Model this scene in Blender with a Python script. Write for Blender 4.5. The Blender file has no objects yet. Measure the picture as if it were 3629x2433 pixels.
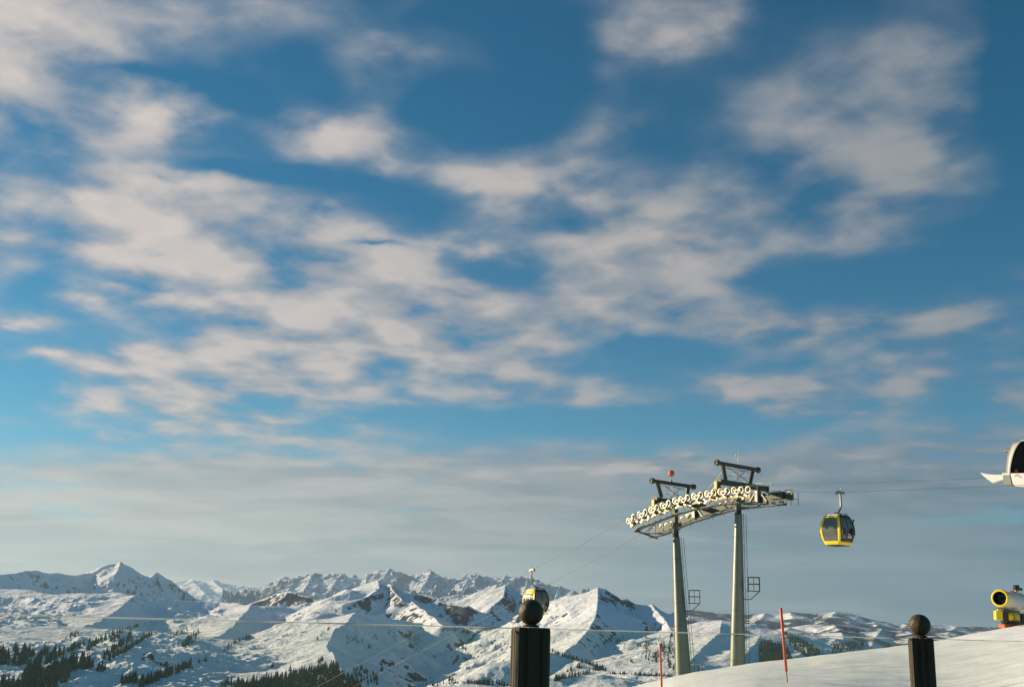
import bpy, bmesh, math, random
import numpy as np
from mathutils import Vector, Matrix, Quaternion
random.seed(7); np.random.seed(7)
scene = bpy.context.scene
COL = scene.collection
PI = math.pi

# ---------------------------------------------------------------- camera
W0, H0, LENS = 3629.0, 2433.0, 38.0
F = LENS / 36.0 * W0
PITCH = math.radians(14.4); ROLL = math.radians(1.66)
Xv = Vector((1, 0, 0))
Fv = Vector((0, math.cos(PITCH), math.sin(PITCH)))
U0 = Vector((0, -math.sin(PITCH), math.cos(PITCH)))
Rv = Xv * math.cos(ROLL) + U0 * math.sin(ROLL)
Uv = -Xv * math.sin(ROLL) + U0 * math.cos(ROLL)
cam_d = bpy.data.cameras.new('camera'); cam = bpy.data.objects.new('camera', cam_d); COL.objects.link(cam)
cam_d.lens = LENS; cam_d.sensor_width = 36.0; cam_d.clip_start = 0.1; cam_d.clip_end = 200000
m = Matrix(((Rv.x, Uv.x, -Fv.x, 0), (Rv.y, Uv.y, -Fv.y, 0), (Rv.z, Uv.z, -Fv.z, 0), (0, 0, 0, 1)))
cam.matrix_world = m
scene.camera = cam

def ray(px, py):
    d = Fv + Rv * ((px - W0 / 2) / F) + Uv * (-(py - H0 / 2) / F)
    return d
def am(px, py):                       # (x/y, z/y) of the direction
    d = ray(px, py); return d.x / d.y, d.z / d.y
def at(px, py, D):                    # point of the view at northing D
    a, b = am(px, py); return Vector((a * D, D, b * D))
def on_plane(px, py, p0, n):          # direction met with a vertical plane
    d = ray(px, py); t = p0.dot(n) / d.dot(n); return d * t

# ---------------------------------------------------------------- objects
def tag(o, label=None, cat=None, group=None, kind=None):
    if label: o['label'] = label
    if cat: o['category'] = cat
    if group: o['group'] = group
    if kind: o['kind'] = kind
    return o
def empty(name, loc=(0, 0, 0), rz=0, label=None, cat=None, group=None):
    o = bpy.data.objects.new(name, None); COL.objects.link(o)
    o.location = loc; o.rotation_euler = (0, 0, rz); o.empty_display_size = 0.3
    tag(o, label, cat, group); return o
class MB:
    def __init__(s): s.v = []; s.f = []; s.sm = []
    def add(s, vs, fs, smooth=False):
        n = len(s.v); s.v += [tuple(v) for v in vs]
        s.f += [tuple(i + n for i in f) for f in fs]; s.sm += [smooth] * len(fs)
    def box(s, c, sz, rot=None):
        c = Vector(c); hx, hy, hz = sz[0] / 2, sz[1] / 2, sz[2] / 2
        vs = [Vector((x, y, z)) for x in (-hx, hx) for y in (-hy, hy) for z in (-hz, hz)]
        if rot is not None: vs = [rot @ v for v in vs]
        s.add([c + v for v in vs], [(0, 1, 3, 2), (4, 6, 7, 5), (0, 4, 5, 1), (2, 3, 7, 6), (0, 2, 6, 4), (1, 5, 7, 3)])
    def obox(s, p, q, w, h, up=(0, 0, 1)):   # bar from p to q
        p, q = Vector(p), Vector(q); d = (q - p); L = d.length; d.normalize()
        up = Vector(up); sd = d.cross(up)
        if sd.length < 1e-4: sd = d.cross(Vector((1, 0, 0)))
        sd.normalize(); up = sd.cross(d)
        R = Matrix((d, sd, up)).transposed()
        s.box((p + q) / 2, (L, w, h), R)
    def tube(s, pts, r, n=8, cap=True, smooth=True):
        pts = [Vector(p) for p in pts]; rs = r if isinstance(r, (list, tuple)) else [r] * len(pts)
        vs = []; fs = []; prev = None
        for i, p in enumerate(pts):
            d = (pts[min(i + 1, len(pts) - 1)] - pts[max(i - 1, 0)]).normalized()
            if prev is None:
                ref = Vector((0, 0, 1)) if abs(d.z) < 0.9 else Vector((1, 0, 0))
                a = d.cross(ref).normalized()
            else: a = (prev - d * prev.dot(d)).normalized()
            prev = a; b = d.cross(a)
            for k in range(n):
                t = 2 * PI * k / n; vs.append(p + (a * math.cos(t) + b * math.sin(t)) * rs[i])
        for i in range(len(pts) - 1):
            for k in range(n):
                fs.append((i * n + k, i * n + (k + 1) % n, (i + 1) * n + (k + 1) % n, (i + 1) * n + k))
        s.add(vs, fs, smooth)
        if cap:
            s.add(vs[:n], [tuple(range(n))[::-1]]); s.add(vs[-n:], [tuple(range(n))])
    def lathe(s, prof, c, axis=(0, 0, 1), n=24, smooth=True):   # prof: (r, h)
        c = Vector(c); ax = Vector(axis).normalized()
        ref = Vector((0, 0, 1)) if abs(ax.z) < 0.9 else Vector((1, 0, 0))
        a = ax.cross(ref).normalized(); b = ax.cross(a)
        vs = [c + ax * h + (a * math.cos(2 * PI * k / n) + b * math.sin(2 * PI * k / n)) * r for r, h in prof for k in range(n)]
        fs = [(i * n + k, i * n + (k + 1) % n, (i + 1) * n + (k + 1) % n, (i + 1) * n + k) for i in range(len(prof) - 1) for k in range(n)]
        s.add(vs, fs, smooth)
    def build(s, name, mat, parent=None, bevel=0, off=None):
        me = bpy.data.meshes.new(name)
        vs = s.v if off is None else [tuple(Vector(v) - off) for v in s.v]
        me.from_pydata(vs, [], s.f); me.update()
        me.polygons.foreach_set('use_smooth', s.sm)
        bm = bmesh.new(); bm.from_mesh(me); bmesh.ops.recalc_face_normals(bm, faces=bm.faces); bm.to_mesh(me); bm.free()
        me.materials.append(mat)
        o = bpy.data.objects.new(name, me); COL.objects.link(o)
        if parent is not None: o.parent = parent
        elif off is not None: o.location = off
        if bevel:
            b = o.modifiers.new('bevel', 'BEVEL'); b.width = bevel; b.segments = 2; b.limit_method = 'ANGLE'
        return o

# ---------------------------------------------------------------- materials
def newmat(name):
    m = bpy.data.materials.new(name); m.use_nodes = True
    nt = m.node_tree; b = nt.nodes['Principled BSDF']; return m, nt, b
def N(nt, t, **k):
    n = nt.nodes.new(t)
    for a, v in k.items(): setattr(n, a, v)
    return n
def simple(name, col, rough=0.5, metal=0.0, var=0.25, scale=6.0, bump=0.0, spec=None, rvar=0.0, stretch=(1, 1, 1)):
    m, nt, b = newmat(name)
    tc = N(nt, 'ShaderNodeTexCoord'); mp = N(nt, 'ShaderNodeMapping'); mp.inputs['Scale'].default_value = stretch
    nz = N(nt, 'ShaderNodeTexNoise'); nz.inputs['Scale'].default_value = scale; nz.inputs['Detail'].default_value = 6
    nt.links.new(tc.outputs['Object'], mp.inputs[0]); nt.links.new(mp.outputs[0], nz.inputs['Vector'])
    mx = N(nt, 'ShaderNodeMix', data_type='RGBA')
    mx.inputs['A'].default_value = (*[c * (1 - var) for c in col], 1); mx.inputs['B'].default_value = (*[min(1, c * (1 + var)) for c in col], 1)
    nt.links.new(nz.outputs[0], mx.inputs['Factor']); nt.links.new(mx.outputs['Result'], b.inputs['Base Color'])
    b.inputs['Roughness'].default_value = rough; b.inputs['Metallic'].default_value = metal
    if spec is not None: b.inputs['Specular IOR Level'].default_value = spec
    if rvar:
        mr = N(nt, 'ShaderNodeMapRange'); mr.inputs['To Min'].default_value = rough - rvar; mr.inputs['To Max'].default_value = rough + rvar
        nt.links.new(nz.outputs[0], mr.inputs['Value']); nt.links.new(mr.outputs[0], b.inputs['Roughness'])
    if bump:
        bp = N(nt, 'ShaderNodeBump'); bp.inputs['Strength'].default_value = bump; bp.inputs['Distance'].default_value = 0.02
        nt.links.new(nz.outputs[0], bp.inputs['Height']); nt.links.new(bp.outputs[0], b.inputs['Normal'])
    return m
M = {}
M['mast'] = simple('galvanised_mast', (0.19, 0.185, 0.155), 0.46, 1.0, 0.25, 3.0, 0.1, rvar=0.06, stretch=(1, 1, .25))
M['mast'].node_tree.nodes['Principled BSDF'].inputs['Specular IOR Level'].default_value = 1.0
M['mast_dark'] = simple('dark_steel', (0.06, 0.065, 0.045), 0.5, 0.4, 0.3, 4.0)
M['galv'] = simple('galvanised_steel', (0.26, 0.25, 0.20), 0.42, 0.7, 0.25, 5.0)
M['sheave'] = simple('sheave_aluminium', (0.40, 0.36, 0.26), 0.38, 1.0, 0.15, 5.0)
M['web'] = simple('sheave_web', (0.07, 0.06, 0.035), 0.55, 0.3, 0.3, 5.0)
M['rubber'] = simple('black_rubber', (0.02, 0.02, 0.02), 0.7, 0, 0.3, 8)
M['beam'] = simple('sheave_beam', (0.24, 0.19, 0.085), 0.42, 0.6, 0.35, 3.0)
M['rope'] = simple('wire_rope', (0.13, 0.11, 0.07), 0.5, 0.3, 0.3, 30.0)
M['orange_ball'] = simple('orange_plastic', (0.62, 0.14, 0.03), 0.55, 0, 0.15, 4.0)
M['yellow'] = simple('yellow_paint', (0.84, 0.60, 0.008), 0.3, 0, 0.08, 2.0, spec=0.5)
M['black'] = simple('black_plastic', (0.012, 0.013, 0.014), 0.4, 0, 0.3, 5.0)
M['roofw'] = simple('pale_roof', (0.6, 0.58, 0.54), 0.4, 0, 0.1, 3.0)
M['redsign'] = simple('red_sticker', (0.5, 0.05, 0.04), 0.5, 0, 0.2, 3.0)
M['whitesign'] = simple('white_sticker', (0.62, 0.6, 0.58), 0.5, 0, 0.1, 3.0)
M['red'] = simple('red_pole_paint', (0.62, 0.07, 0.02), 0.5, 0, 0.15, 4.0)
M['polewood'] = simple('bare_pole_wood', (0.45, 0.33, 0.16), 0.8, 0, 0.2, 12.0)
M['orange'] = simple('orange_paint', (0.60, 0.12, 0.02), 0.5, 0, 0.15, 4.0)
M['white'] = simple('white_paint', (0.62, 0.59, 0.58), 0.45, 0, 0.1, 2.0)
M['shell'] = simple('grey_shell', (0.22, 0.22, 0.19), 0.45, 0, 0.15, 1.2)
M['panelw'] = simple('pale_panel', (0.72, 0.66, 0.60), 0.5, 0, 0.06, 1.2)
M['post'] = simple('dark_post_paint', (0.055, 0.036, 0.018), 0.6, 0.0, 0.35, 9.0, 0.25, stretch=(6, 6, 1), spec=0.3)
M['ball'] = simple('dark_bronze_ball', (0.075, 0.045, 0.022), 0.55, 0.0, 0.45, 60.0, 0.35, spec=0.35)
M['deck'] = simple('terrace_boards', (0.16, 0.13, 0.10), 0.7, 0, 0.3, 5.0)
M['trunk'] = simple('spruce_bark', (0.06, 0.04, 0.025), 0.9, 0, 0.3, 2.0)
def dark_glass():
    m = simple('tinted_cabin_glass', (0.11, 0.115, 0.10), 0.16, 0, 0.5, 1.8, rvar=0.06); return m
M['glass_dark'] = dark_glass()
M['glass_black'] = simple('black_glazing', (0.004, 0.004, 0.005), 0.12, 0, 0.2, 2.0, spec=0.05)
def pane():
    m = bpy.data.materials.new('clear_pane'); m.use_nodes = True; nt = m.node_tree; nt.nodes.clear()
    out = N(nt, 'ShaderNodeOutputMaterial'); tr = N(nt, 'ShaderNodeBsdfTransparent'); gl = N(nt, 'ShaderNodeBsdfGlossy'); df = N(nt, 'ShaderNodeBsdfDiffuse')
    tr.inputs[0].default_value = (0.95, 0.96, 0.94, 1); gl.inputs['Roughness'].default_value = 0.02; df.inputs[0].default_value = (0.8, 0.75, 0.6, 1)
    fr = N(nt, 'ShaderNodeLayerWeight'); fr.inputs[0].default_value = .5; pw = N(nt, 'ShaderNodeMath', operation='POWER'); pw.inputs[1].default_value = 5; nt.links.new(fr.outputs['Facing'], pw.inputs[0]); fm = N(nt, 'ShaderNodeMath', operation='MULTIPLY_ADD'); fm.inputs[1].default_value = .9; fm.inputs[2].default_value = .014; nt.links.new(pw.outputs[0], fm.inputs[0])
    mx = N(nt, 'ShaderNodeMixShader'); nt.links.new(fm.outputs[0], mx.inputs[0]); nt.links.new(tr.outputs[0], mx.inputs[1]); nt.links.new(gl.outputs[0], mx.inputs[2])
    tc = N(nt, 'ShaderNodeTexCoord'); mp = N(nt, 'ShaderNodeMapping'); mp.inputs['Scale'].default_value = (2.2, 2.2, 0.6)
    nz = N(nt, 'ShaderNodeTexNoise'); nz.inputs['Scale'].default_value = 2.5; nz.inputs['Detail'].default_value = 8; nz.inputs['Roughness'].default_value = 0.6
    nt.links.new(tc.outputs['Object'], mp.inputs[0]); nt.links.new(mp.outputs[0], nz.inputs['Vector'])
    mr = N(nt, 'ShaderNodeMapRange'); mr.inputs['From Min'].default_value = 0.45; mr.inputs['From Max'].default_value = 0.8
    mr.inputs['To Min'].default_value = 0.005; mr.inputs['To Max'].default_value = 0.09
    nt.links.new(nz.outputs[0], mr.inputs['Value'])
    m2 = N(nt, 'ShaderNodeMixShader'); nt.links.new(mr.outputs[0], m2.inputs[0]); nt.links.new(mx.outputs[0], m2.inputs[1]); nt.links.new(df.outputs[0], m2.inputs[2])
    nt.links.new(m2.outputs[0], out.inputs[0]); return m
M['pane'] = pane()
def edge_mat():
    m = bpy.data.materials.new('polished_glass_edge'); m.use_nodes = True; nt = m.node_tree; nt.nodes.clear()
    out = N(nt, 'ShaderNodeOutputMaterial'); tl = N(nt, 'ShaderNodeBsdfTranslucent'); df = N(nt, 'ShaderNodeBsdfDiffuse'); tr = N(nt, 'ShaderNodeBsdfTransparent')
    tl.inputs[0].default_value = (.46, .50, .45, 1); df.inputs[0].default_value = (.45, .47, .40, 1)
    a = N(nt, 'ShaderNodeMixShader'); a.inputs[0].default_value = .35; nt.links.new(tl.outputs[0], a.inputs[1]); nt.links.new(df.outputs[0], a.inputs[2])
    tc = N(nt, 'ShaderNodeTexCoord'); nz = N(nt, 'ShaderNodeTexNoise'); nz.inputs['Scale'].default_value = 5; nz.inputs['Detail'].default_value = 7; nt.links.new(tc.outputs['Object'], nz.inputs['Vector'])
    mr = N(nt, 'ShaderNodeMapRange'); mr.inputs['From Min'].default_value = .35; mr.inputs['From Max'].default_value = .65; mr.inputs['To Min'].default_value = .35; mr.inputs['To Max'].default_value = 1
    nt.links.new(nz.outputs[0], mr.inputs['Value']); b = N(nt, 'ShaderNodeMixShader'); nt.links.new(mr.outputs[0], b.inputs[0]); nt.links.new(tr.outputs[0], b.inputs[1]); nt.links.new(a.outputs[0], b.inputs[2]); nt.links.new(b.outputs[0], out.inputs[0]); return m
M['edge'] = edge_mat()

def snow_near():
    m, nt, b = newmat('piste_snow')
    tc = N(nt, 'ShaderNodeTexCoord'); mp = N(nt, 'ShaderNodeMapping'); mp.inputs['Scale'].default_value = (0.35, 1.6, 1); mp.inputs['Rotation'].default_value = (0, 0, math.radians(-8))
    nt.links.new(tc.outputs['Object'], mp.inputs[0])
    nz = N(nt, 'ShaderNodeTexNoise'); nz.inputs['Scale'].default_value = 1.3; nz.inputs['Detail'].default_value = 9; nz.inputs['Roughness'].default_value = 0.62
    nt.links.new(mp.outputs[0], nz.inputs['Vector'])
    n2 = N(nt, 'ShaderNodeTexNoise'); n2.inputs['Scale'].default_value = 0.25; n2.inputs['Detail'].default_value = 5
    nt.links.new(mp.outputs[0], n2.inputs['Vector'])
    mx = N(nt, 'ShaderNodeMix', data_type='RGBA'); mx.inputs['A'].default_value = (0.74, 0.75, 0.76, 1); mx.inputs['B'].default_value = (0.94, 0.93, 0.91, 1)
    mr = N(nt, 'ShaderNodeMapRange'); mr.inputs['From Min'].default_value = 0.3; mr.inputs['From Max'].default_value = 0.6
    nt.links.new(nz.outputs[0], mr.inputs['Value']); nt.links.new(mr.outputs[0], mx.inputs['Factor']); nt.links.new(mx.outputs['Result'], b.inputs['Base Color'])
    ad = N(nt, 'ShaderNodeMath', operation='MULTIPLY_ADD'); ad.inputs[1].default_value = 3.0; nt.links.new(n2.outputs[0], ad.inputs[0]); nt.links.new(nz.outputs[0], ad.inputs[2])
    bp = N(nt, 'ShaderNodeBump'); bp.inputs['Strength'].default_value = 0.8; bp.inputs['Distance'].default_value = 0.08
    nt.links.new(ad.outputs[0], bp.inputs['Height']); nt.links.new(bp.outputs[0], b.inputs['Normal'])
    b.inputs['Roughness'].default_value = 0.7; b.inputs['Specular IOR Level'].default_value = 0.2
    return m
M['snow'] = snow_near()

def mountain_mat(name, rock, snow, s_lo, s_hi, nscale, rockiness, bump_d, forest=None, fscale=0.002, flo=0.5, fhi=0.56, stretch=(1, 1, 1)):
    """snow lies where the ground is not too steep; bare rock (or forest) shows in patches elsewhere"""
    m, nt, b = newmat(name)
    tc = N(nt, 'ShaderNodeTexCoord'); geo = N(nt, 'ShaderNodeNewGeometry'); sp = N(nt, 'ShaderNodeSeparateXYZ'); nt.links.new(geo.outputs['Normal'], sp.inputs[0])
    nz = N(nt, 'ShaderNodeTexNoise'); nz.inputs['Scale'].default_value = nscale; nz.inputs['Detail'].default_value = 8; nz.inputs['Roughness'].default_value = 0.65
    nt.links.new(tc.outputs['Object'], nz.inputs['Vector'])
    # steepness + noise
    ad = N(nt, 'ShaderNodeMath', operation='MULTIPLY_ADD'); ad.inputs[1].default_value = rockiness; nt.links.new(nz.outputs[0], ad.inputs[0]); nt.links.new(sp.outputs['Z'], ad.inputs[2])
    mr = N(nt, 'ShaderNodeMapRange'); mr.inputs['From Min'].default_value = s_lo + rockiness * 0.5; mr.inputs['From Max'].default_value = s_hi + rockiness * 0.5
    at_ = N(nt, 'ShaderNodeAttribute'); at_.attribute_name = 'crag'; cg = N(nt, 'ShaderNodeMath', operation='MULTIPLY_ADD'); cg.inputs[1].default_value = -0.07; nt.links.new(at_.outputs['Fac'], cg.inputs[0]); nt.links.new(ad.outputs[0], cg.inputs[2])
    nt.links.new(cg.outputs[0], mr.inputs['Value'])
    mx = N(nt, 'ShaderNodeMix', data_type='RGBA'); mx.inputs['A'].default_value = (*rock, 1); mx.inputs['B'].default_value = (*snow, 1)
    nt.links.new(mr.outputs[0], mx.inputs['Factor']); last = mx.outputs['Result']
    if forest:
        mp = N(nt, 'ShaderNodeMapping'); mp.inputs['Scale'].default_value = stretch; nt.links.new(tc.outputs['Object'], mp.inputs[0])
        n2 = N(nt, 'ShaderNodeTexNoise'); n2.inputs['Scale'].default_value = fscale; n2.inputs['Detail'].default_value = 9; n2.inputs['Roughness'].default_value = 0.65; n2.inputs['Distortion'].default_value = 0.6
        nt.links.new(mp.outputs[0], n2.inputs['Vector'])
        m3 = N(nt, 'ShaderNodeMapRange'); m3.inputs['From Min'].default_value = flo; m3.inputs['From Max'].default_value = fhi; nt.links.new(n2.outputs[0], m3.inputs['Value'])
        mf = N(nt, 'ShaderNodeMix', data_type='RGBA'); mf.inputs['B'].default_value = (*forest, 1); nt.links.new(last, mf.inputs['A']); nt.links.new(m3.outputs[0], mf.inputs['Factor'])
        last = mf.outputs['Result']
    nt.links.new(last, b.inputs['Base Color'])
    bp = N(nt, 'ShaderNodeBump'); bp.inputs['Strength'].default_value = 0.9; bp.inputs['Distance'].default_value = bump_d * 1.2
    nt.links.new(nz.outputs[0], bp.inputs['Height']); nt.links.new(bp.outputs[0], b.inputs['Normal'])
    b.inputs['Roughness'].default_value = 0.85; b.inputs['Specular IOR Level'].default_value = 0.1
    return m
SN = (0.86, 0.86, 0.87)
M['hill'] = mountain_mat('hillside_snow', (0.030, 0.038, 0.042), SN, 0.72, 0.76, 0.030, 0.62, 7.0)
M['peak'] = mountain_mat('rocky_peak', (0.035, 0.045, 0.055), SN, 0.585, 0.645, 0.020, 0.75, 14.0)
M['kaiser'] = mountain_mat('limestone_peak', (0.22, 0.24, 0.27), SN, 0.72, 0.84, 0.008, 0.55, 30.0)  # rock colour paled and blued to stand in for distance haze
M['forested'] = mountain_mat('forested_hill', (0.05, 0.06, 0.06), SN, 0.6, 0.7, 0.006, 0.2, 10.0, forest=(0.018, 0.028, 0.032), fscale=0.0024, flo=0.46, fhi=0.53, stretch=(1, .5, 1))

# ---------------------------------------------------------------- numpy noise
def _hash(ix, iy, seed):
    h = (ix.astype(np.int64) * 374761393 + iy.astype(np.int64) * 668265263 + seed * 1442695041) & 0xffffffff
    h = ((h ^ (h >> 13)) * 1274126177) & 0xffffffff
    return ((h ^ (h >> 16)) & 0xffffff) / float(0xffffff)
def vnoise(x, y, seed=0):
    ix = np.floor(x); iy = np.floor(y); fx = x - ix; fy = y - iy
    fx = fx * fx * fx * (fx * (fx * 6 - 15) + 10); fy = fy * fy * fy * (fy * (fy * 6 - 15) + 10)
    a = _hash(ix, iy, seed); b = _hash(ix + 1, iy, seed); c = _hash(ix, iy + 1, seed); d = _hash(ix + 1, iy + 1, seed)
    return (a + (b - a) * fx + (c - a) * fy + (a - b - c + d) * fx * fy) * 2 - 1
def fbm(x, y, oct=6, seed=0, gain=0.5, ridged=False):
    s = 0; amp = 1; tot = 0
    for i in range(oct):
        n = vnoise(x, y, seed + i * 17)
        if ridged: n = 1 - 2 * np.abs(n)
        s = s + n * amp; tot += amp; amp *= gain
        x, y = x * 1.93 * 0.8 - y * 1.93 * 0.6 + 5.2, x * 1.93 * 0.6 + y * 1.93 * 0.8 + 1.7
    return s / tot

GRIDS = {}
def grid_mesh(name, X, Y, Z, mat):
    ny, nx = X.shape
    co = np.stack([X, Y, Z], -1).reshape(-1, 3)
    idx = np.arange(nx * ny).reshape(ny, nx)
    q = np.stack([idx[:-1, :-1], idx[:-1, 1:], idx[1:, 1:], idx[1:, :-1]], -1).reshape(-1, 4)
    me = bpy.data.meshes.new(name)
    me.vertices.add(len(co)); me.vertices.foreach_set('co', co.astype(np.float32).ravel())
    me.loops.add(q.size); me.loops.foreach_set('vertex_index', q.astype(np.int32).ravel())
    me.polygons.add(len(q)); me.polygons.foreach_set('loop_start', np.arange(0, q.size, 4, dtype=np.int32)); me.polygons.foreach_set('loop_total', np.full(len(q), 4, dtype=np.int32))
    me.polygons.foreach_set('use_smooth', np.ones(len(q), dtype=bool))
    me.update(calc_edges=True); me.materials.append(mat)
    o = bpy.data.objects.new(name, me); COL.objects.link(o); tag(o, kind='structure'); return o

def terrain(name, spines, pxr, Dr, nx, ny, base, mat, noise=None, soft=0, key=None):
    a0 = am(pxr[0], 2200)[0]; a1 = am(pxr[1], 2200)[0]
    A = np.linspace(a0, a1, nx); D = np.geomspace(Dr[0], Dr[1], ny)
    Y = D[:, None] * np.ones(nx)[None]; X = Y * A[None]
    Hh = base(X, Y)
    dmin = np.full(X.shape, 1e9)
    wx = fbm(X / 400, Y / 400, 4, 91) * 60 if noise else 0; wy = fbm(X / 400, Y / 400, 4, 57) * 60 if noise else 0
    if noise:
        sc = noise.get('warp', 1.0); wx = wx * sc; wy = wy * sc
    for pts, sl, sr in spines:
        P = [at(*p) for p in pts]
        best = np.full(X.shape, -1e9)
        for p, q in zip(P[:-1], P[1:]):
            dx, dy = q.x - p.x, q.y - p.y; L2 = dx * dx + dy * dy + 1e-9
            def ev(Xc, Yc):
                t = np.clip(((Xc - p.x) * dx + (Yc - p.y) * dy) / L2, 0, 1)
                ex = Xc - (p.x + t * dx); ey = Yc - (p.y + t * dy)
                return t, ex, ey, np.hypot(ex, ey)
            t, ex, ey, d0 = ev(X, Y)
            fade = np.clip(d0 / 150, 0, 1)
            t, ex, ey, d = ev(X + wx * fade, Y + wy * fade)
            side = (dx * ey - dy * ex)            # >0 : left of travel
            # blend the two flank slopes smoothly by the angle so the end caps have no crease
            k = np.clip(side / (math.sqrt(L2) * (d + 1e-6)), -1, 1) * 0.5 + 0.5
            slope = sl * k + sr * (1 - k)
            h = p.z + t * (q.z - p.z) - slope * d
            best = np.maximum(best, h); dmin = np.minimum(dmin, d)
        if soft:
            dd = np.clip(0.5 + 0.5 * (best - Hh) / soft, 0, 1); Hh = Hh * (1 - dd) + best * dd + soft * dd * (1 - dd) * 0.5
        else: Hh = np.maximum(Hh, best)
    if noise:
        am_ = np.clip(dmin / noise['fade'], noise.get('min', 0.1), 1)
        for s, amp, rid, sd in noise['oct']:
            Hh = Hh + am_ * amp * fbm(X / s, Y / s, 7, sd, 0.52, rid)
        for s, amp, ang, st, sd in noise.get('streak', []):
            ca, sa = math.cos(ang), math.sin(ang)
            Hh = Hh + amp * fbm((X * ca + Y * sa) / (s * st), (-X * sa + Y * ca) / s, 5, sd)
    o = grid_mesh(name, X, Y, Hh, mat)
    cz = noise.get('crag') if noise else None
    if cz:
        cr = np.clip((Hh - cz[0]) / (cz[1] - cz[0]), 0, 1) * (cz[3] + (1 - cz[3]) * np.exp(-dmin / cz[2]))
        att = o.data.attributes.new('crag', 'FLOAT', 'POINT'); att.data.foreach_set('value', cr.astype(np.float32).ravel())
    GRIDS[key or name] = (A, D, Hh)
    return o
def hit(key, px, py):                   # where the view through (px,py) meets that terrain
    A, D, Hh = GRIDS[key]; a, mm = am(px, py)
    i = int(np.clip(np.searchsorted(A, a), 0, len(A) - 1)); c = Hh[:, i]
    j = np.argmax(c >= mm * D)
    if c[j] < mm * D[j]: return None
    return Vector((a * D[j], D[j], c[j]))
def ground_z(key, x, y):
    A, D, Hh = GRIDS[key]; a = x / y
    i = int(np.clip(np.searchsorted(A, a), 0, len(A) - 1)); j = int(np.clip(np.searchsorted(D, y), 0, len(D) - 1)); return float(Hh[j, i])

# ================================================================ MOUNTAINS
def flat(z): return lambda X, Y: np.full(X.shape, float(z))
far = [(592,2068),(620,2062),(650,2058),(680,2051),(700,2060),(725,2062),(750,2053),(775,2066),(800,2068),(830,2072),(870,2080),(900,2082),(940,2088),(1000,2100),(1060,2108)]
terrain('distant_mountain', [([(x, y, 27000) for x, y in far], .35, .35), ([(680,2051,27000),(700,2080,24500),(730,2105,23500)], .35, .5), ([(750,2053,27000),(790,2090,24500)], .35, .5), ([(870,2080,27000),(890,2100,25000)], .3, .5)],
        (500, 1150), (20000, 28500), 300, 120, flat(-300), M['kaiser'], dict(fade=900, min=.12, warp=5, oct=[(2600, 330, True, 3), (700, 90, True, 9)]))
kz = [(820,2118),(870,2110),(912,2098),(960,2080),(990,2066),(1040,2058),(1080,2045),(1105,2042),(1160,2046),(1200,2046),(1240,2052),(1275,2058),(1300,2050),(1325,2038),(1345,2030),(1378,2024),(1400,2034),(1425,2040),(1450,2058),(1465,2052),(1490,2045),(1510,2030),(1530,2026),(1555,2040),(1575,2055),(1600,2058),(1620,2050),(1640,2044),(1670,2040),(1700,2050),(1730,2046),(1745,2052),(1770,2055),(1795,2040),(1830,2038),(1870,2050),(1900,2055),(1930,2072),(1960,2078),(1985,2078),(2000,2090),(2020,2110),(2040,2125),(2060,2150),(2100,2165)]
# jagged crest
rj = random.Random(5); kz2 = []
for (x0, y0), (x1, y1) in zip(kz[:-1], kz[1:]):
    n = max(1, int((x1 - x0) / 7))
    for k in range(n):
        t = k / n; j = rj.uniform(-8, 7) if k and x0 > 950 else 0
        kz2.append((x0 + (x1 - x0) * t, y0 + (y1 - y0) * t + j, 15500))
kz2.append((2100, 2165, 15500))
ks = [(kz2, .75, .75)]
for x, y, dxx in [(1105,2042,-40),(1200,2046,-50),(1300,2052,-20),(1378,2024,-60),(1450,2058,-30),(1530,2026,-40),(1600,2058,10),(1670,2040,-50),(1745,2052,-20),(1795,2040,-60),(1870,2050,-20),(1985,2078,-30)]:
    ks.append(([(x, y, 15500), (x + dxx * .4, y + 32, 14700), (x + dxx, y + 75, 13400)], .55, .8))
terrain('rocky_mountain_range', ks, (780, 2250), (11500, 16200), 620, 260, flat(-60), M['kaiser'],
        dict(fade=330, min=.20, warp=3, oct=[(700, 260, True, 31), (240, 150, True, 12), (90, 65, True, 44)]))
# dark ridge with the summit at the left
lk = [(-260,2050),(-120,2042),(0,2036),(60,2030),(90,2022),(125,2019),(150,2026),(170,2031),(200,2030),(235,2035),(270,2038),(300,2032),(328,2031),(345,2022),(365,2010),(390,2000),(415,1995),(428,1989),(436,2000),(460,2008),(480,2020),(500,2032),(520,2040),(535,2048),(546,2031),(557,2027),(566,2050),(578,2072),(600,2085),(640,2105),(700,2120),(730,2130),(800,2150)]
ls = [([(x, y, 7000 + (x + 260) * 2.9) for x, y in lk], .6, .95)]
ls.append(([(428,1989,8995),(424,2008,8800),(412,2030,8500)], .95, .6))
ls.append(([(557,2027,9370),(568,2062,9250),(578,2080,9190)], 1.2, 1.0))
terrain('summit_ridge_mountain', ls, (-420, 860), (5600, 10200), 560, 300, flat(-200), M['peak'],
        dict(fade=260, min=.12, warp=2, oct=[(300, 70, True, 21), (100, 42, True, 5), (38, 18, True, 8)]))
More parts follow.
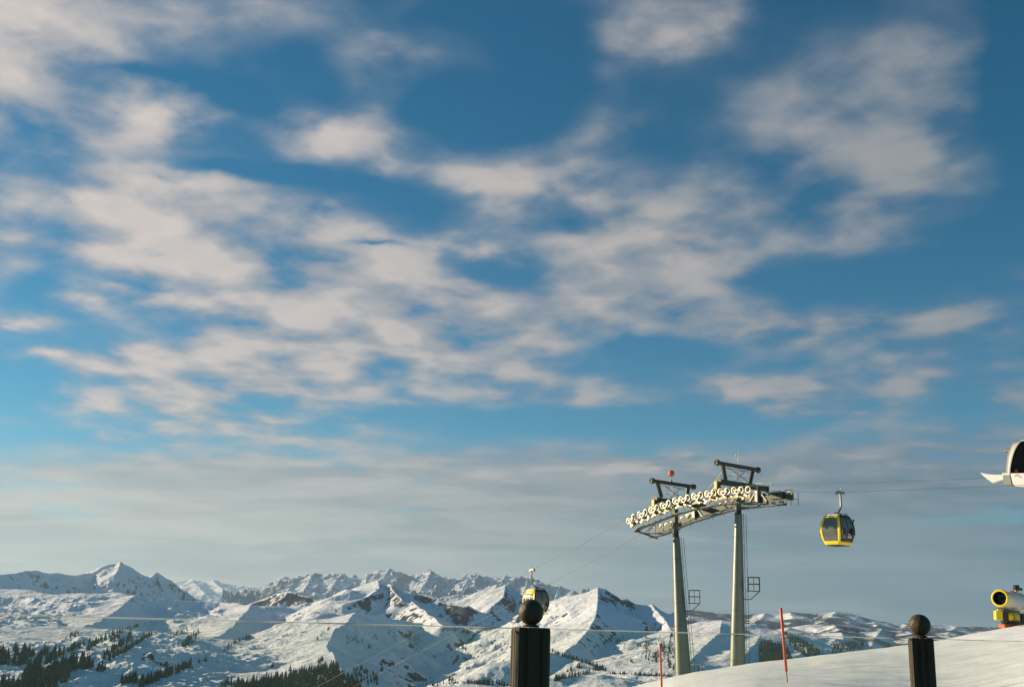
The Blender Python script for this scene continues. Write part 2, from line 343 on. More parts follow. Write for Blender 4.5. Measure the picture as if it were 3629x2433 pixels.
# forested hills far to the right
f1 = [(2380,2185),(2430,2170),(2454,2163),(2519,2173),(2577,2177),(2648,2183),(2710,2179),(2755,2180),(2798,2174),(2846,2177),(2899,2177),(2952,2170),(2965,2169),(2996,2171),(3031,2183),(3084,2196),(3128,2203),(3172,2207),(3216,2210),(3304,2212),(3348,2216),(3392,2220),(3480,2222),(3629,2226),(3900,2230)]
fs1 = [([(x, y, 13000) for x, y in f1], .3, .3)]
for x, y, dx in [(2454,2163,-20),(2710,2179,-40),(2798,2174,30),(2965,2169,-50),(3084,2196,40),(3216,2210,-20),(3392,2220,-40)]:
    fs1.append(([(x, y, 13000), (x + dx * .5, y + 18, 11800), (x + dx, y + 34, 10500)], .25, .35))
terrain('forested_mountain', fs1, (2330, 4050), (8500, 13800), 620, 200, flat(-330), M['forested'],
        dict(fade=700, min=.15, warp=4, oct=[(1500, 150, True, 61), (400, 50, True, 2), (120, 18, False, 3)]))
f2 = [(2600,2260),(2700,2245),(2800,2225),(2880,2215),(2950,2212),(3040,2222),(3130,2232),(3220,2240),(3300,2248),(3400,2250),(3629,2262),(3900,2270)]
fs2 = [([(x, y, 7600) for x, y in f2], .28, .28)]
for x, y, dx in [(2800,2225,-40),(2950,2212,30),(3130,2232,-30),(3220,2240,40)]:
    fs2.append(([(x, y, 7600), (x + dx, y + 30, 6500), (x + dx * 1.5, y + 62, 5400)], .25, .3))
terrain('forested_hill', fs2, (2400, 4050), (4600, 8100), 560, 180, flat(-330), M['forested'],
        dict(fade=500, min=.15, warp=3, oct=[(800, 90, True, 77), (220, 30, True, 6), (70, 8, False, 13)]))

# the big snowy valley side in the middle distance
def sm(x, a, b):
    t = np.clip((x - a) / (b - a), 0, 1); return t * t * (3 - 2 * t)
def hbase(X, Y):
    a = X / Y
    left = -112 + (Y - 1300) * 0.028 - 24 * sm(a, -.34, -.22)
    left = left - 190 * sm(Y, 3350, 3800) * sm(Y, 5600, 4700) * sm(a, -.40, -.37)
    mid = -300.0 + 0 * X
    k = sm(a, -.15, -.08)
    return left * (1 - k) + mid * k
HS = []
HS.append(([(-300,2085,5200),(0,2088,5200),(100,2087,5200),(135,2099,5100),(200,2107,5000),(330,2103,5000),(400,2101,5000),(480,2111,4900)], .3, .22))
HS.append(([(480,2111,4900),(430,2150,4400),(360,2195,3900),(250,2240,3300),(120,2300,2600)], .5, .16))
HS.append(([(480,2111,4900),(560,2122,5000),(650,2128,5100),(730,2133,5200)], .4, .75))
HS.append(([(730,2133,5200),(780,2134,5300),(890,2146,5000)], .3, .25))
HS.append(([(890,2146,5000),(1000,2150,5000),(1130,2165,5000)], .4, .75))
HS.append(([(890,2146,5000),(850,2190,4300),(820,2225,3800),(740,2270,3200)], .5, .20))
HS.append(([(908,2127,5700),(981,2100,5700),(1035,2098,5600),(1119,2127,5500),(1170,2127,5400),(1235,2106,5300),(1273,2092,5200),(1323,2064,5200),(1339,2057,5200),(1352,2078,5150),(1381,2073,5100),(1394,2092,5050),(1427,2104,5000),(1497,2104,5000),(1543,2112,4950),(1581,2131,4900),(1658,2147,4800)], .6, .75))
HS.append(([(1339,2057,5200),(1345,2085,5000),(1310,2110,4850),(1260,2128,4750)], .75, .4))
HS.append(([(1381,2073,5100),(1400,2100,4900),(1425,2122,4750)], .8, .6))
HS.append(([(1427,2104,5000),(1480,2145,4600),(1540,2185,4300),(1570,2215,4100)], .65, .5))
HS.append(([(1135,2181,3950),(1181,2169,4000),(1258,2169,4000),(1312,2173,4100),(1420,2192,4300),(1560,2215,4300),(1700,2225,4200),(1850,2240,4100)], .4, .75))
HS.append(([(1258,2169,4000),(1225,2212,3500),(1185,2231,3200),(1165,2269,2800),(1158,2296,2500),(1185,2325,2250),(1205,2365,2000),(1230,2430,1650)], .50, .22))
HS.append(([(1658,2147,5300),(1700,2120,5400),(1750,2097,5500),(1773,2078,5600),(1792,2069,5600),(1827,2088,5500),(1858,2108,5400),(1958,2143,5000)], .5, .6))
HS.append(([(1792,2069,5600),(1785,2110,5200),(1740,2150,4900)], .6, .35))
HS.append(([(1958,2143,4400),(2019,2144,4300),(2058,2123,4200),(2089,2102,4100),(2119,2087,4000),(2142,2087,4000),(2166,2101,4000),(2185,2115,4000),(2196,2127,4000),(2223,2123,4000),(2246,2139,4000),(2266,2146,4000),(2289,2150,3950),(2312,2144,3900),(2335,2158,3900),(2381,2174,3900),(2430,2205,3900),(2500,2235,3800)], .5, .75))
HS.append(([(2119,2087,4000),(2119,2119,3800),(2112,2181,3400),(2089,2222,3200),(2060,2262,3000)], .62, .45))
HS.append(([(2060,2262,3000),(2010,2300,2700),(1975,2350,2400)], .55, .35))
HS.append(([(2312,2144,3900),(2360,2200,3600),(2390,2250,3200)], .5, .5))
HS.append(([(1955,2310,2300),(2030,2332,2300),(2080,2352,2250),(2150,2377,2200),(2260,2392,2200),(2400,2396,2200),(2550,2400,2200)], .4, .35))
HS.append(([(1560,2436,1500),(1640,2424,1500),(1700,2428,1500),(1800,2436,1500),(1880,2424,1480),(1960,2414,1480),(2050,2402,1500),(2130,2385,1500),(2180,2392,1500),(2240,2404,1500),(2330,2414,1500),(2480,2400,1500)], .3, .14))
HS.append(([(2400,2240,3500),(2440,2214,3500),(2480,2203,3500),(2560,2199,3500),(2620,2209,3500),(2700,2235,3500),(2780,2265,3300),(2900,2300,3000),(3050,2330,3000)], .22, .2))
HS.append(([(2560,2199,3500),(2550,2240,3000),(2500,2290,2600),(2450,2340,2200)], .35, .2))
HS.append(([(2700,2235,3500),(2680,2280,2800),(2640,2330,2300)], .35, .2))
HS.append(([(2900,2300,3000),(2820,2330,2500),(2780,2360,2200)], .35, .2))
terrain('snowy_hillside', HS, (-420, 3300), (1050, 6600), 1500, 760, hbase, M['hill'],
        dict(fade=220, min=.26, warp=2.4, crag=(-30, 70, 90, .40), oct=[(420, 30, False, 14), (150, 16, True, 15), (60, 7.5, True, 16), (24, 1.8, True, 18)],
             streak=[(70, 4.2, math.radians(62), 7, 41), (28, 1.1, math.radians(62), 6, 42)]), soft=18)

# ================================================================ ROPEWAY
AZ = math.radians(53); wv = Vector((math.sin(AZ), math.cos(AZ), 0)); uv = Vector((math.cos(AZ), -math.sin(AZ), 0)); Zv = Vector((0, 0, 1))
urz = math.atan2(uv.y, uv.x); GAUGE = 5.4
FARP = at(2981, 1742, 80); NEARP = FARP - wv * GAUGE; MIDP = FARP - wv * GAUGE / 2
Pn = lambda x, y, o=0: on_plane(x, y, NEARP + wv * o, wv)
Pf = lambda x, y, o=0: on_plane(x, y, FARP + wv * o, wv)
Pm = lambda x, y: on_plane(x, y, MIDP, wv)
print('near cabin depth', Pn(1885, 2012), 'tower L', Pm(2392, 1868), 'R', Pm(2614, 1790))
def C2(x, y): return (2180 + x * .29927, 1580 + y * .29927)
def C5(x, y): return (2180 + x * .16246, 1660 + y * .16246)
def C6(x, y): return (2480 + x * .17101, 1580 + y * .17101)

nearw = [Pn(*C2(x, y)) for x, y in [(165,885),(222,842),(292,812),(362,785),(428,757),(498,729),(566,702),(636,676),(712,650),(785,633),(862,612),(938,594),(1017,580),(1095,565),(1173,550),(1252,540),(1333,531),(1412,524),(1495,519),(1578,514)]]
fl = [(490,967),(650,932),(800,862),(950,797),(1100,747),(1250,702),(1400,655),(1550,625),(1700,605),(1850,585),(2075,566)]
fl3 = [Pf(*C2(x, y + 6)) for x, y in fl]
def resample(pts, n):
    d = [0]
    for a, b in zip(pts[:-1], pts[1:]): d.append(d[-1] + (b - a).length)
    out = []
    for i in range(n):
        s = d[-1] * i / (n - 1); k = max(j for j in range(len(d)) if d[j] <= s + 1e-9); k = min(k, len(pts) - 2)
        f = (s - d[k]) / (d[k + 1] - d[k]); out.append(pts[k].lerp(pts[k + 1], f))
    return out
farw = resample(fl3, 24)

def rope(label, pts, r=.015):
    b = MB(); c = pts[len(pts) // 2]
    b.tube([p - c for p in pts], r, 8)
    o = b.build('haul_cable', M['rope'], None); o.location = c; tag(o, label, 'cable', 'haul cables of the gondola lift'); return o
SR = .262
up = Zv * (SR + .015)
dn_near = [Pn(1120, 2433), Pn(1335, 2320), Pn(1548, 2204), Pn(1746, 2094), Pn(1885, 2016), Pn(2060, 1930)]
d0 = dn_near[0] + (dn_near[0] - dn_near[1]).normalized() * 40
rope('haul cable over the bright near row of wheels, running down to the lower gondola', [d0] + dn_near + [p + up for p in nearw] + [Pn(2980, 1712), Pn(3100, 1708.5), Pn(3480, 1694), Pn(3700, 1686)])
dn_far = [Pf(1250, 2433), Pf(1404, 2353), Pf(1575, 2264), Pf(1750, 2172), Pf(1950, 2066), Pf(2150, 1961)]
d1 = dn_far[0] + (dn_far[0] - dn_far[1]).normalized() * 40
rope('haul cable over the dark far row of wheels, carrying the upper gondola', [d1] + dn_far + [p + up for p in farw] + [Pf(2900, 1743.6), Pf(2981, 1742), Pf(3100, 1739), Pf(3450, 1726), Pf(3700, 1716)])

# ---- wheels
def wheel_meshes():
    b = MB(); R = SR
    b.lathe([(.07, -.075), (.09, -.065), (.12, -.035), (R * .66, -.030), (R * .72, -.055), (R * .96, -.062), (R * 1.02, -.050), (R * 1.0, -.03), (R * .93, -.02), (R * .93, .02), (R * 1.0, .03), (R * 1.02, .05), (R * .95, .062), (R * .72, .055), (R * .66, .03), (.10, .035), (.07, .07)], (0, 0, 0), (0, 1, 0), 24)
    b2 = MB(); b2.lathe([(R * .70, -.052), (R * .64, -.040), (.13, -.044), (.10, -.070)], (0, 0, 0), (0, 1, 0), 24); w2 = b2.build('web', M['web'])
    w = b.build('sheave', M['sheave']); b = MB(); b.lathe([(0, -.10), (.055, -.10), (.06, -.08), (.06, .10), (0, .10)], (0, 0, 0), (0, 1, 0), 12); h = b.build('hub', M['mast_dark'])
    r = (w.data, h.data, w2.data); bpy.data.objects.remove(w2); bpy.data.objects.remove(w); bpy.data.objects.remove(h); return r
WM, HM, WB = wheel_meshes()
def place_wheel(par, base, p, k):
    o = bpy.data.objects.new('sheave', WM); COL.objects.link(o); o.parent = par
    o.location = (p - base); o.rotation_euler = (random.uniform(-.05, .05), random.uniform(0, 6), urz + random.uniform(-.05, .05))
    h = bpy.data.objects.new('hub', HM); COL.objects.link(h); h.parent = o
    h = bpy.data.objects.new('web', WB); COL.objects.link(h); h.parent = o

def tower(which, label):
    if which == 'L':
        top = Pm(2393, 1862); bot = Pm(2420, 2385)
        nw = nearw[:10]; fw = farw[:11]
    else:
        top = Pm(2616, 1778); bot = Pm(2613, 2352)
        nw = nearw[9:]; fw = farw[10:]
    ctr = top.copy(); d = (top - bot).normalized()
    # carry the tube down into the ground behind the crest
    g = bot - d * 7.0
    base = g
    r = empty('lift_tower', base, 0, label, 'lift tower', 'steel towers of the gondola lift')
    def Tp(px, py, o=0): return on_plane(px, py, ctr + uv * o, uv)
    B = lambda v: v - base
    L_ = (top - g).length; rt_ = .25; rb = .67 if which == 'R' else .74
    nz_ = 8; pts = []; rad = []
    for i in range(nz_ + 1):
        t = i / nz_; pts.append(g.lerp(top - d * .9, t)); rad.append(rb + .1 + (rt_ - rb - .1) * t)
    b = MB(); b.tube([B(p) for p in pts], rad, 40)
    mast = b.build('mast', M['mast'], r)
    nring = 10
    for i in range(1, nring):
        t = i / nring; p = g.lerp(top - d * .9, t); rr = rb + .1 + (rt_ - rb - .1) * t; b = MB(); b.lathe([(rr, -.012), (rr + .012, -.008), (rr + .012, .008), (rr, .012)], B(p), d, 40); b.build('weld_seam', M['mast_dark'], mast)
    b = MB(); b.lathe([(rt_ + .0, -1.0), (rt_ + .05, -.98), (rt_ + .05, -.92), (rt_ + .005, -.9), (rt_ + .005, .15), (rt_ + .06, .16), (rt_ + .06, .24), (rt_, .25)], B(top), d, 32); b.build('mast_head', M['mast_dark'], r)
    # ladder side, to the right seen from the terrace
    e = Vector((.985, -.17, 0)).normalized(); f = Vector((.17, .985, 0))
    def ms(t, off, side=0):
        p = g.lerp(top - d * .9, t); rr = rb + .1 + (rt_ - rb - .1) * t; return B(p + e * (rr + off) + f * side)
    b = MB(); b.tube([ms(0, .035), ms(1, .035)], .032, 8); rail = b.build('safety_rail', M['galv'], r)
    for k in range(1, 7):
        for dt in (0, .012): b = MB(); b.box(ms(k / 7 + dt, .04), (.16, .10, .045)); b.build('rail_bracket', M['galv'], rail)
    b = MB(); b.tube([ms(0, .16, .12), ms(1, .16, .12)], .021, 6); b.tube([ms(0, .36, .36), ms(1, .36, .36)], .021, 6)
    nr = int(L_ / .3)
    for k in range(nr): b.tube([ms((k + .5) / nr, .16, .12), ms((k + .5) / nr, .36, .36)], .010, 6, cap=False)
    b.build('ladder', M['mast_dark'], r)
    # rest platform
    py_floor = 2134 if which == 'L' else 2092
    pf = Pm(2420 if which == 'L' else 2620, py_floor); t = ((pf - g).dot(d)) / (L_ - .9)
    rr = rb + .1 + (rt_ - rb - .1) * t; c0 = B(g.lerp(top - d * .9, t)) + e * (rr + .1)
    pl = MB(); o1 = 1.12
    pl.box(c0 + e * .60, (.9, .8, .05), Matrix((e, f, Zv)).transposed()); plat = pl.build('rest_platform', M['mast_dark'], r)
    rl = MB()
    cs = [c0 + e * .28 - f * .38, c0 + e * o1 - f * .38, c0 + e * o1 + f * .38, c0 + e * .28 + f * .38]
    for c_ in cs: rl.tube([c_, c_ + Zv * 1.02], .032, 6)
    rl.tube([c0 + e * .68 - f * .38, c0 + e * .68 - f * .38 + Zv * 1.02], .022, 6)
    for hh in (.52, 1.02):
        for a_, b_ in zip(cs[:-1], cs[1:]): rl.tube([a_ + Zv * hh, b_ + Zv * hh], .03, 6)
    rl.build('platform_railing', M['mast_dark'], plat)
    rl = MB()
    for s in (-1, 1):
        rl.tube([c0 + e * o1 + f * .36 * s, c0 + e * .45 + f * .3 * s - Zv * .62, c0 - e * .1 + f * .2 * s - Zv * .6], .03, 6)
    rl.build('platform_brace', M['mast_dark'], plat)
    # crossarm
    if which == 'L': ca = Tp(2322, 1770); tb = (Tp(2313, 1703), Tp(2455, 1724)); l1 = (Tp(2330, 1711), Tp(2344, 1761)); l2 = (Tp(2438, 1728), Tp(2433, 1772))
    else: ca = Tp(2547, 1706); tb = (Tp(2543, 1639), Tp(2683, 1664)); l1 = (Tp(2562, 1647), Tp(2571, 1702)); l2 = (Tp(2667, 1666), Tp(2656, 1722))
    off = (ca - ctr).dot(wv); ztop = ca.z
    ce = ctr + wv * (GAUGE / 2 + .7); ce.z = ztop - .03; ca2 = ctr + wv * off; ca2.z = ztop
    b = MB(); b.obox(B(ca2), B(ce), .34, .40); cr = b.build('crossarm', M['mast_dark'], r, .02)
    for pp in (ca2, ce): b = MB(); b.obox(B(pp - wv * .03), B(pp + wv * .03), .52, .56); b.build('crossarm_flange', M['mast_dark'], cr, .01)
    # column from mast head up to the crossarm
    b = MB(); q = ctr.copy(); q.z = ztop - .1; b.obox(B(top + d * .2), B(q), .40, .34, uv); b.obox(B(top + wv * -.5 + Zv * .1), B(top + wv * .5 + Zv * .1), .5, .3); b.build('head_frame', M['mast_dark'], r, .01)
    # gantry
    tb1 = tb[0] + (tb[1] - tb[0]) * 0.0
    b = MB(); b.tube([B(tb[0]), B(tb[1])], .155, 20); ga_ = b.build('gantry_beam', M['mast_dark'], r)
    dd = (tb[1] - tb[0]).normalized()
    for pp, s in ((tb[0], -1), (tb[1], 1)):
        b = MB(); b.lathe([(0, -.10), (.17, -.10), (.23, -.06), (.23, .05), (.19, .08), (.23, .12), (.23, .20), (.16, .24), (.10, .17), (0, .17)], B(pp), dd * s, 20); b.build('end_cap', M['mast_dark'], ga_)
    l2 = (l2[0], Vector((l2[1].x, l2[1].y, ztop)))
    for a_, b_ in (l1, l2):
        b = MB(); b.tube([B(a_), B(b_)], [.16, .17], 16); b.build('gantry_leg', M['mast'] if a_ is l1[0] and False else M['mast_dark'], r)
    bb = MB(); tm_ = tb[0].lerp(tb[1], .30); tm2 = tb[0].lerp(tb[1], .68)
    bb.tube([B(tb[0].lerp(tb[1], .16) - Zv * .28), B(tb[0].lerp(tb[1], .80) - Zv * .28)], .025, 6)
    bb.tube([B(tm_ - Zv * .28), B(tm_ + uv * 1.6 + wv * 1.0 - Zv * 1.75)], .03, 6)
    bb.tube([B(tm2 - Zv * .28), B(tm2 - uv * .4 - wv * 1.2 - Zv * 1.5)], .03, 6)
    bb.tube([B(l1[0].lerp(l1[1], .35)), B(l1[1] - uv * 1.7 - Zv * .45)], .03, 6)
    bb.tube([B(l2[0]), B(l2[1] + uv * 2.4 + wv * .2 - Zv * .15)], .03, 6)
    bb.build('diagonal_brace', M['galv'], r)
    # ladder and cage in the middle of the gantry
    bb = MB(); m0 = ctr + wv * .1; m0.z = ztop + .2; mt = Vector((m0.x, m0.y, tb[0].lerp(tb[1], .5).z - .2))
    for s in (-.2, .2): bb.tube([B(m0 + wv * s), B(mt + wv * s)], .018, 6)
    for k in range(5): z = .3 * k + .15; bb.tube([B(m0 - wv * .2 + Zv * z), B(m0 + wv * .2 + Zv * z)], .012, 6)
    bb.build('service_ladder', M['galv'], r)
    for posts, q2 in ((((-.75, .4), (-.75, -.5)), ((-.75, .4), (-.75, -.5), (-.2, -.5))), (((.6, -.5), (1.5, -.5)), ((.6, -.5), (1.5, -.5)))):
        bb = MB()
        for s1, s2 in posts: p = m0 + wv * s1 + uv * s2; bb.tube([B(p), B(p + Zv * 1.0)], .02, 6)
        for z in (.5, 1.0): bb.tube([B(m0 + wv * s1 + uv * s2 + Zv * z) for s1, s2 in q2], .018, 6)
        bb.build('guard_rail', M['galv'], r)
    # sheave trains
    for wl, side in ((nw, -1), (fw, 1)):
        us = wl if which == 'L' else wl[1:]
        for k, p in enumerate(us): place_wheel(r, base, p, k)
        nrm = [Vector((0, 0, 1))] * len(wl)
        # big beam just inside the wheels
        b = MB()
        for a_, b_ in zip(wl[:-1], wl[1:]):
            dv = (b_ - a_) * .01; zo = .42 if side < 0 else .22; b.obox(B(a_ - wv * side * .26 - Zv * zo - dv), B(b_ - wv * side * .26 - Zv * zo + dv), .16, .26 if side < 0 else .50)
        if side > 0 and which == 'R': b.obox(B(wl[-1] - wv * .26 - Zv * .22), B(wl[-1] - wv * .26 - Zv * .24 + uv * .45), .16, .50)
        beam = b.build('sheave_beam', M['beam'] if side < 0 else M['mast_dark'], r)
        for k in range(len(wl) - 1):
            a_, b_ = wl[k], wl[k + 1]
            ub = MB(); mq = a_.lerp(b_, random.uniform(.2, .8)); ub.obox(B(mq - wv * (.12 if side < 0 else .42) - Zv * random.uniform(.56, .72)), B(mq - wv * .15 - Zv * random.uniform(.5, .75) + uv * random.uniform(.15, .4)), .1, random.uniform(.06, .16)); ub.build('axle_bracket', random.choice([M['mast_dark'], M['sheave'], M['galv'], M['mast_dark']]), beam)
            if k % 2 == 0:
                rk = MB(); m1 = a_.lerp(b_, .5) - Zv * .30
                o_ = wv * (-.10)
                for (p, q) in ((a_, b_), (a_, m1), (m1, b_)): rk.obox(B(p + o_), B(q + o_), .05, .10)
                rk.obox(B(m1 + o_), B(m1 - wv * side * .30 - Zv * .05), .12, .12)
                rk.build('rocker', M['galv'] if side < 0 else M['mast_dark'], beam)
            bt = MB(); mm_ = a_.lerp(b_, .5)
            if random.random() < .8:
                bt.obox(B(mm_ - wv * .08 - Zv * random.uniform(.34, .5)), B(mm_ - wv * .08 - Zv * .48 + uv * random.uniform(.12, .32)), .12, random.uniform(.07, .14)); bt.build('cable_catcher', M['sheave'], beam)
        # walkway and railing
        wo = -wv * side * .75
        b = MB(); zd = -.85
        ends = list(wl)
        for a_, b_ in zip(ends[:-1], ends[1:]): b.obox(B(a_ + wo + Zv * zd), B(b_ + wo + Zv * zd), .55, .06)
        cw = b.build('catwalk', M['mast_dark'], r)
        b = MB(); ro = -wv * side * 1.0 if side < 0 else wv * side * .3
        for k in range(0, len(ends)):
            if k % 2 == 0: b.tube([B(ends[k] + ro + Zv * zd), B(ends[k] + ro + Zv * (zd + 1.25))], .022, 6)
        for hh in (.65, 1.25):
            b.tube([B(p + ro + Zv * (zd + hh)) for p in ends], .022, 6)
        b.build('catwalk_railing', M['galv'], cw)
        # hangers from the crossarm to the train
        b = MB(); hp = min(wl, key=lambda p: abs((p - ctr).dot(uv))); q = ctr + wv * side * (GAUGE / 2 - .35); q.z = ztop
        b.obox(B(q), B(Vector((q.x, q.y, hp.z - .45))), .42, .30, uv)
        for s in (-1, 1): b.obox(B(Vector((q.x, q.y, ztop - .1))), B(Vector((q.x, q.y, hp.z - .4)) + uv * s * .9), .10, .12, wv)
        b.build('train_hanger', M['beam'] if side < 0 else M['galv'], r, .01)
    # ends of the catwalks
    if which == 'L':
        b = MB(); a_ = nearw[0] + wv * .3 - Zv * .8 + uv * .5; c_ = farw[0] - Zv * .85 + wv * .1
        b.obox(B(a_), B(c_), .12, .12)
        b.obox(B(a_.lerp(c_, .35)), B(nearw[4] + wv * .75 - Zv * .85), .07, .08); b.obox(B(a_.lerp(c_, .35)), B(farw[3] - wv * .75 - Zv * .85), .07, .08)
        for k, hgt in ((0, 1.1), (1, 1.1)):
            p = farw[0] - wv * 1.0 + uv * (.1 + .75 * k) - Zv * .85; b.tube([B(p), B(p + Zv * hgt)], .022, 6)
        p = farw[0] - wv * 1.0 - Zv * .3; b.tube([B(p), B(p + uv * 2.2 + Zv * 1.0)], .025, 6)
        p = nearw[0] + wv * .6 - Zv * .1; b.tube([B(p), B(p + Zv * .75), B(p + Zv * .75 + uv * .8)], .022, 6)
        b.build('end_frame', M['mast_dark'], r)
        c = tb[0].lerp(tb[1], .46); bp_ = on_plane(2382, 1677, c, uv)
        b = MB(); b.tube([B(c), B(c + Zv * (bp_.z - c.z))], .016, 6); b.lathe([(.10, .15), (.03, .42)], B(c), (0, 0, 1), 12); rod = b.build('ball_rod', M['galv'], r)
        b = MB(); R = .27; b.lathe([(R * math.sin(t_), -R * math.cos(t_)) for t_ in [PI * i / 20 for i in range(1, 21)]], B(Vector((c.x, c.y, bp_.z))), (0, 0, 1), 28); b.build('marker_ball', M['orange_ball'], r)
    else:
        p0 = farw[-1]
        b = MB()
        for k in range(4):
            p = p0 - uv * (.2 + 1.1 * k) + wv * .3 - Zv * .85; b.tube([B(p), B(p + Zv * 1.3)], .025, 6)
        p = farw[-6] - wv * .2 + Zv * .1; b.tube([B(p), B(p + Zv * 1.0), B(p + Zv * 1.0 + uv * .8)], .03, 6)
        p = p0 + wv * .3 - Zv * .85; q = p + uv * .5
        for a_, b_ in ((p, q), (p + Zv * .6, q + Zv * .45), (p + Zv * 1.25, p + Zv * 1.25 - uv * 2), (q, q + Zv * 1.0)): b.tube([B(a_), B(b_)], .025, 6)
        b.build('end_railing', M['galv'], r)
        b = MB()
        for k in (-2, -3):
            q = farw[k] - wv * .35; b.add([B(q + uv * x + Zv * z + wv * y) for y in (-.12, .12) for x, z in ((-.35, -.3), (.35, -.3), (.22, .2), (-.22, .2))], [(0, 1, 2, 3), (7, 6, 5, 4), (0, 4, 5, 1), (1, 5, 6, 2), (2, 6, 7, 3), (3, 7, 4, 0)])
        b.build('guide_block', M['mast_dark'], r)
        c = tb[0].lerp(tb[1], .53); tz = on_plane(2621, 1594, c, uv).z
        b = MB(); b.tube([B(c), B(c + Zv * .5), B(Vector((c.x, c.y, tz)))], [.035, .03, .016], 8); an = b.build('sensor_mast', M['galv'], r)
        b = MB(); zz_ = tz - .62; cc = Vector((c.x, c.y, zz_)); b.tube([B(cc - wv * .28 + uv * .0 + Zv * .1), B(cc - Zv * .05), B(cc + wv * .24)], .012, 6)
        for q, rr_ in ((cc - wv * .30 + Zv * .16, .065), (cc + wv * .26 + Zv * .02, .065), (cc + Zv * -.12, .075)):
            b.lathe([(rr_ * math.sin(t_) + .001, -1.4 * rr_ * math.cos(t_)) for t_ in [PI * i / 8 for i in range(0, 9)]], B(q), (0, 0, 1), 10)
        b.build('wind_sensor', M['whitesign'], an)
    return r
tower('L', 'left of the two tapered steel lift towers, with the orange ball on top')
tower('R', 'right of the two tapered steel lift towers, with the thin wind sensor on top')

# ================================================================ CABINS
HP = [(0, .70), (.05, .76), (.22, .83), (.5, .93), (.85, 1.0), (1.15, 1.02), (1.45, .99), (1.75, .90), (2.0, .78), (2.12, .71)]
def Rh(h):
    for (a, b), (c, d) in zip(HP[:-1], HP[1:]):
        if a <= h <= c: return (b + (d - b) * (h - a) / (c - a)) * .90
    return HP[-1][1] * .90
FN = [(Vector((0, -1, 0)), Vector((1, 0, 0))), (Vector((1, 0, 0)), Vector((0, 1, 0))), (Vector((0, 1, 0)), Vector((-1, 0, 0))), (Vector((-1, 0, 0)), Vector((0, -1, 0)))]
def fp(k, a, h, o=0):
    n, t = FN[k]; R = Rh(h); return n * (R * (1 - .035 * a * a) + o) + t * (a * R * .93) + Zv * h
def patch(b, k, a0, a1, h0, h1, o=0, na=8, nh=10, depth=0):
    vs = [fp(k, a0 + (a1 - a0) * i / na, h0 + (h1 - h0) * j / nh, o) for j in range(nh + 1) for i in range(na + 1)]
    b.add(vs, [(j * (na + 1) + i, j * (na + 1) + i + 1, (j + 1) * (na + 1) + i + 1, (j + 1) * (na + 1) + i) for j in range(nh) for i in range(na)], True)
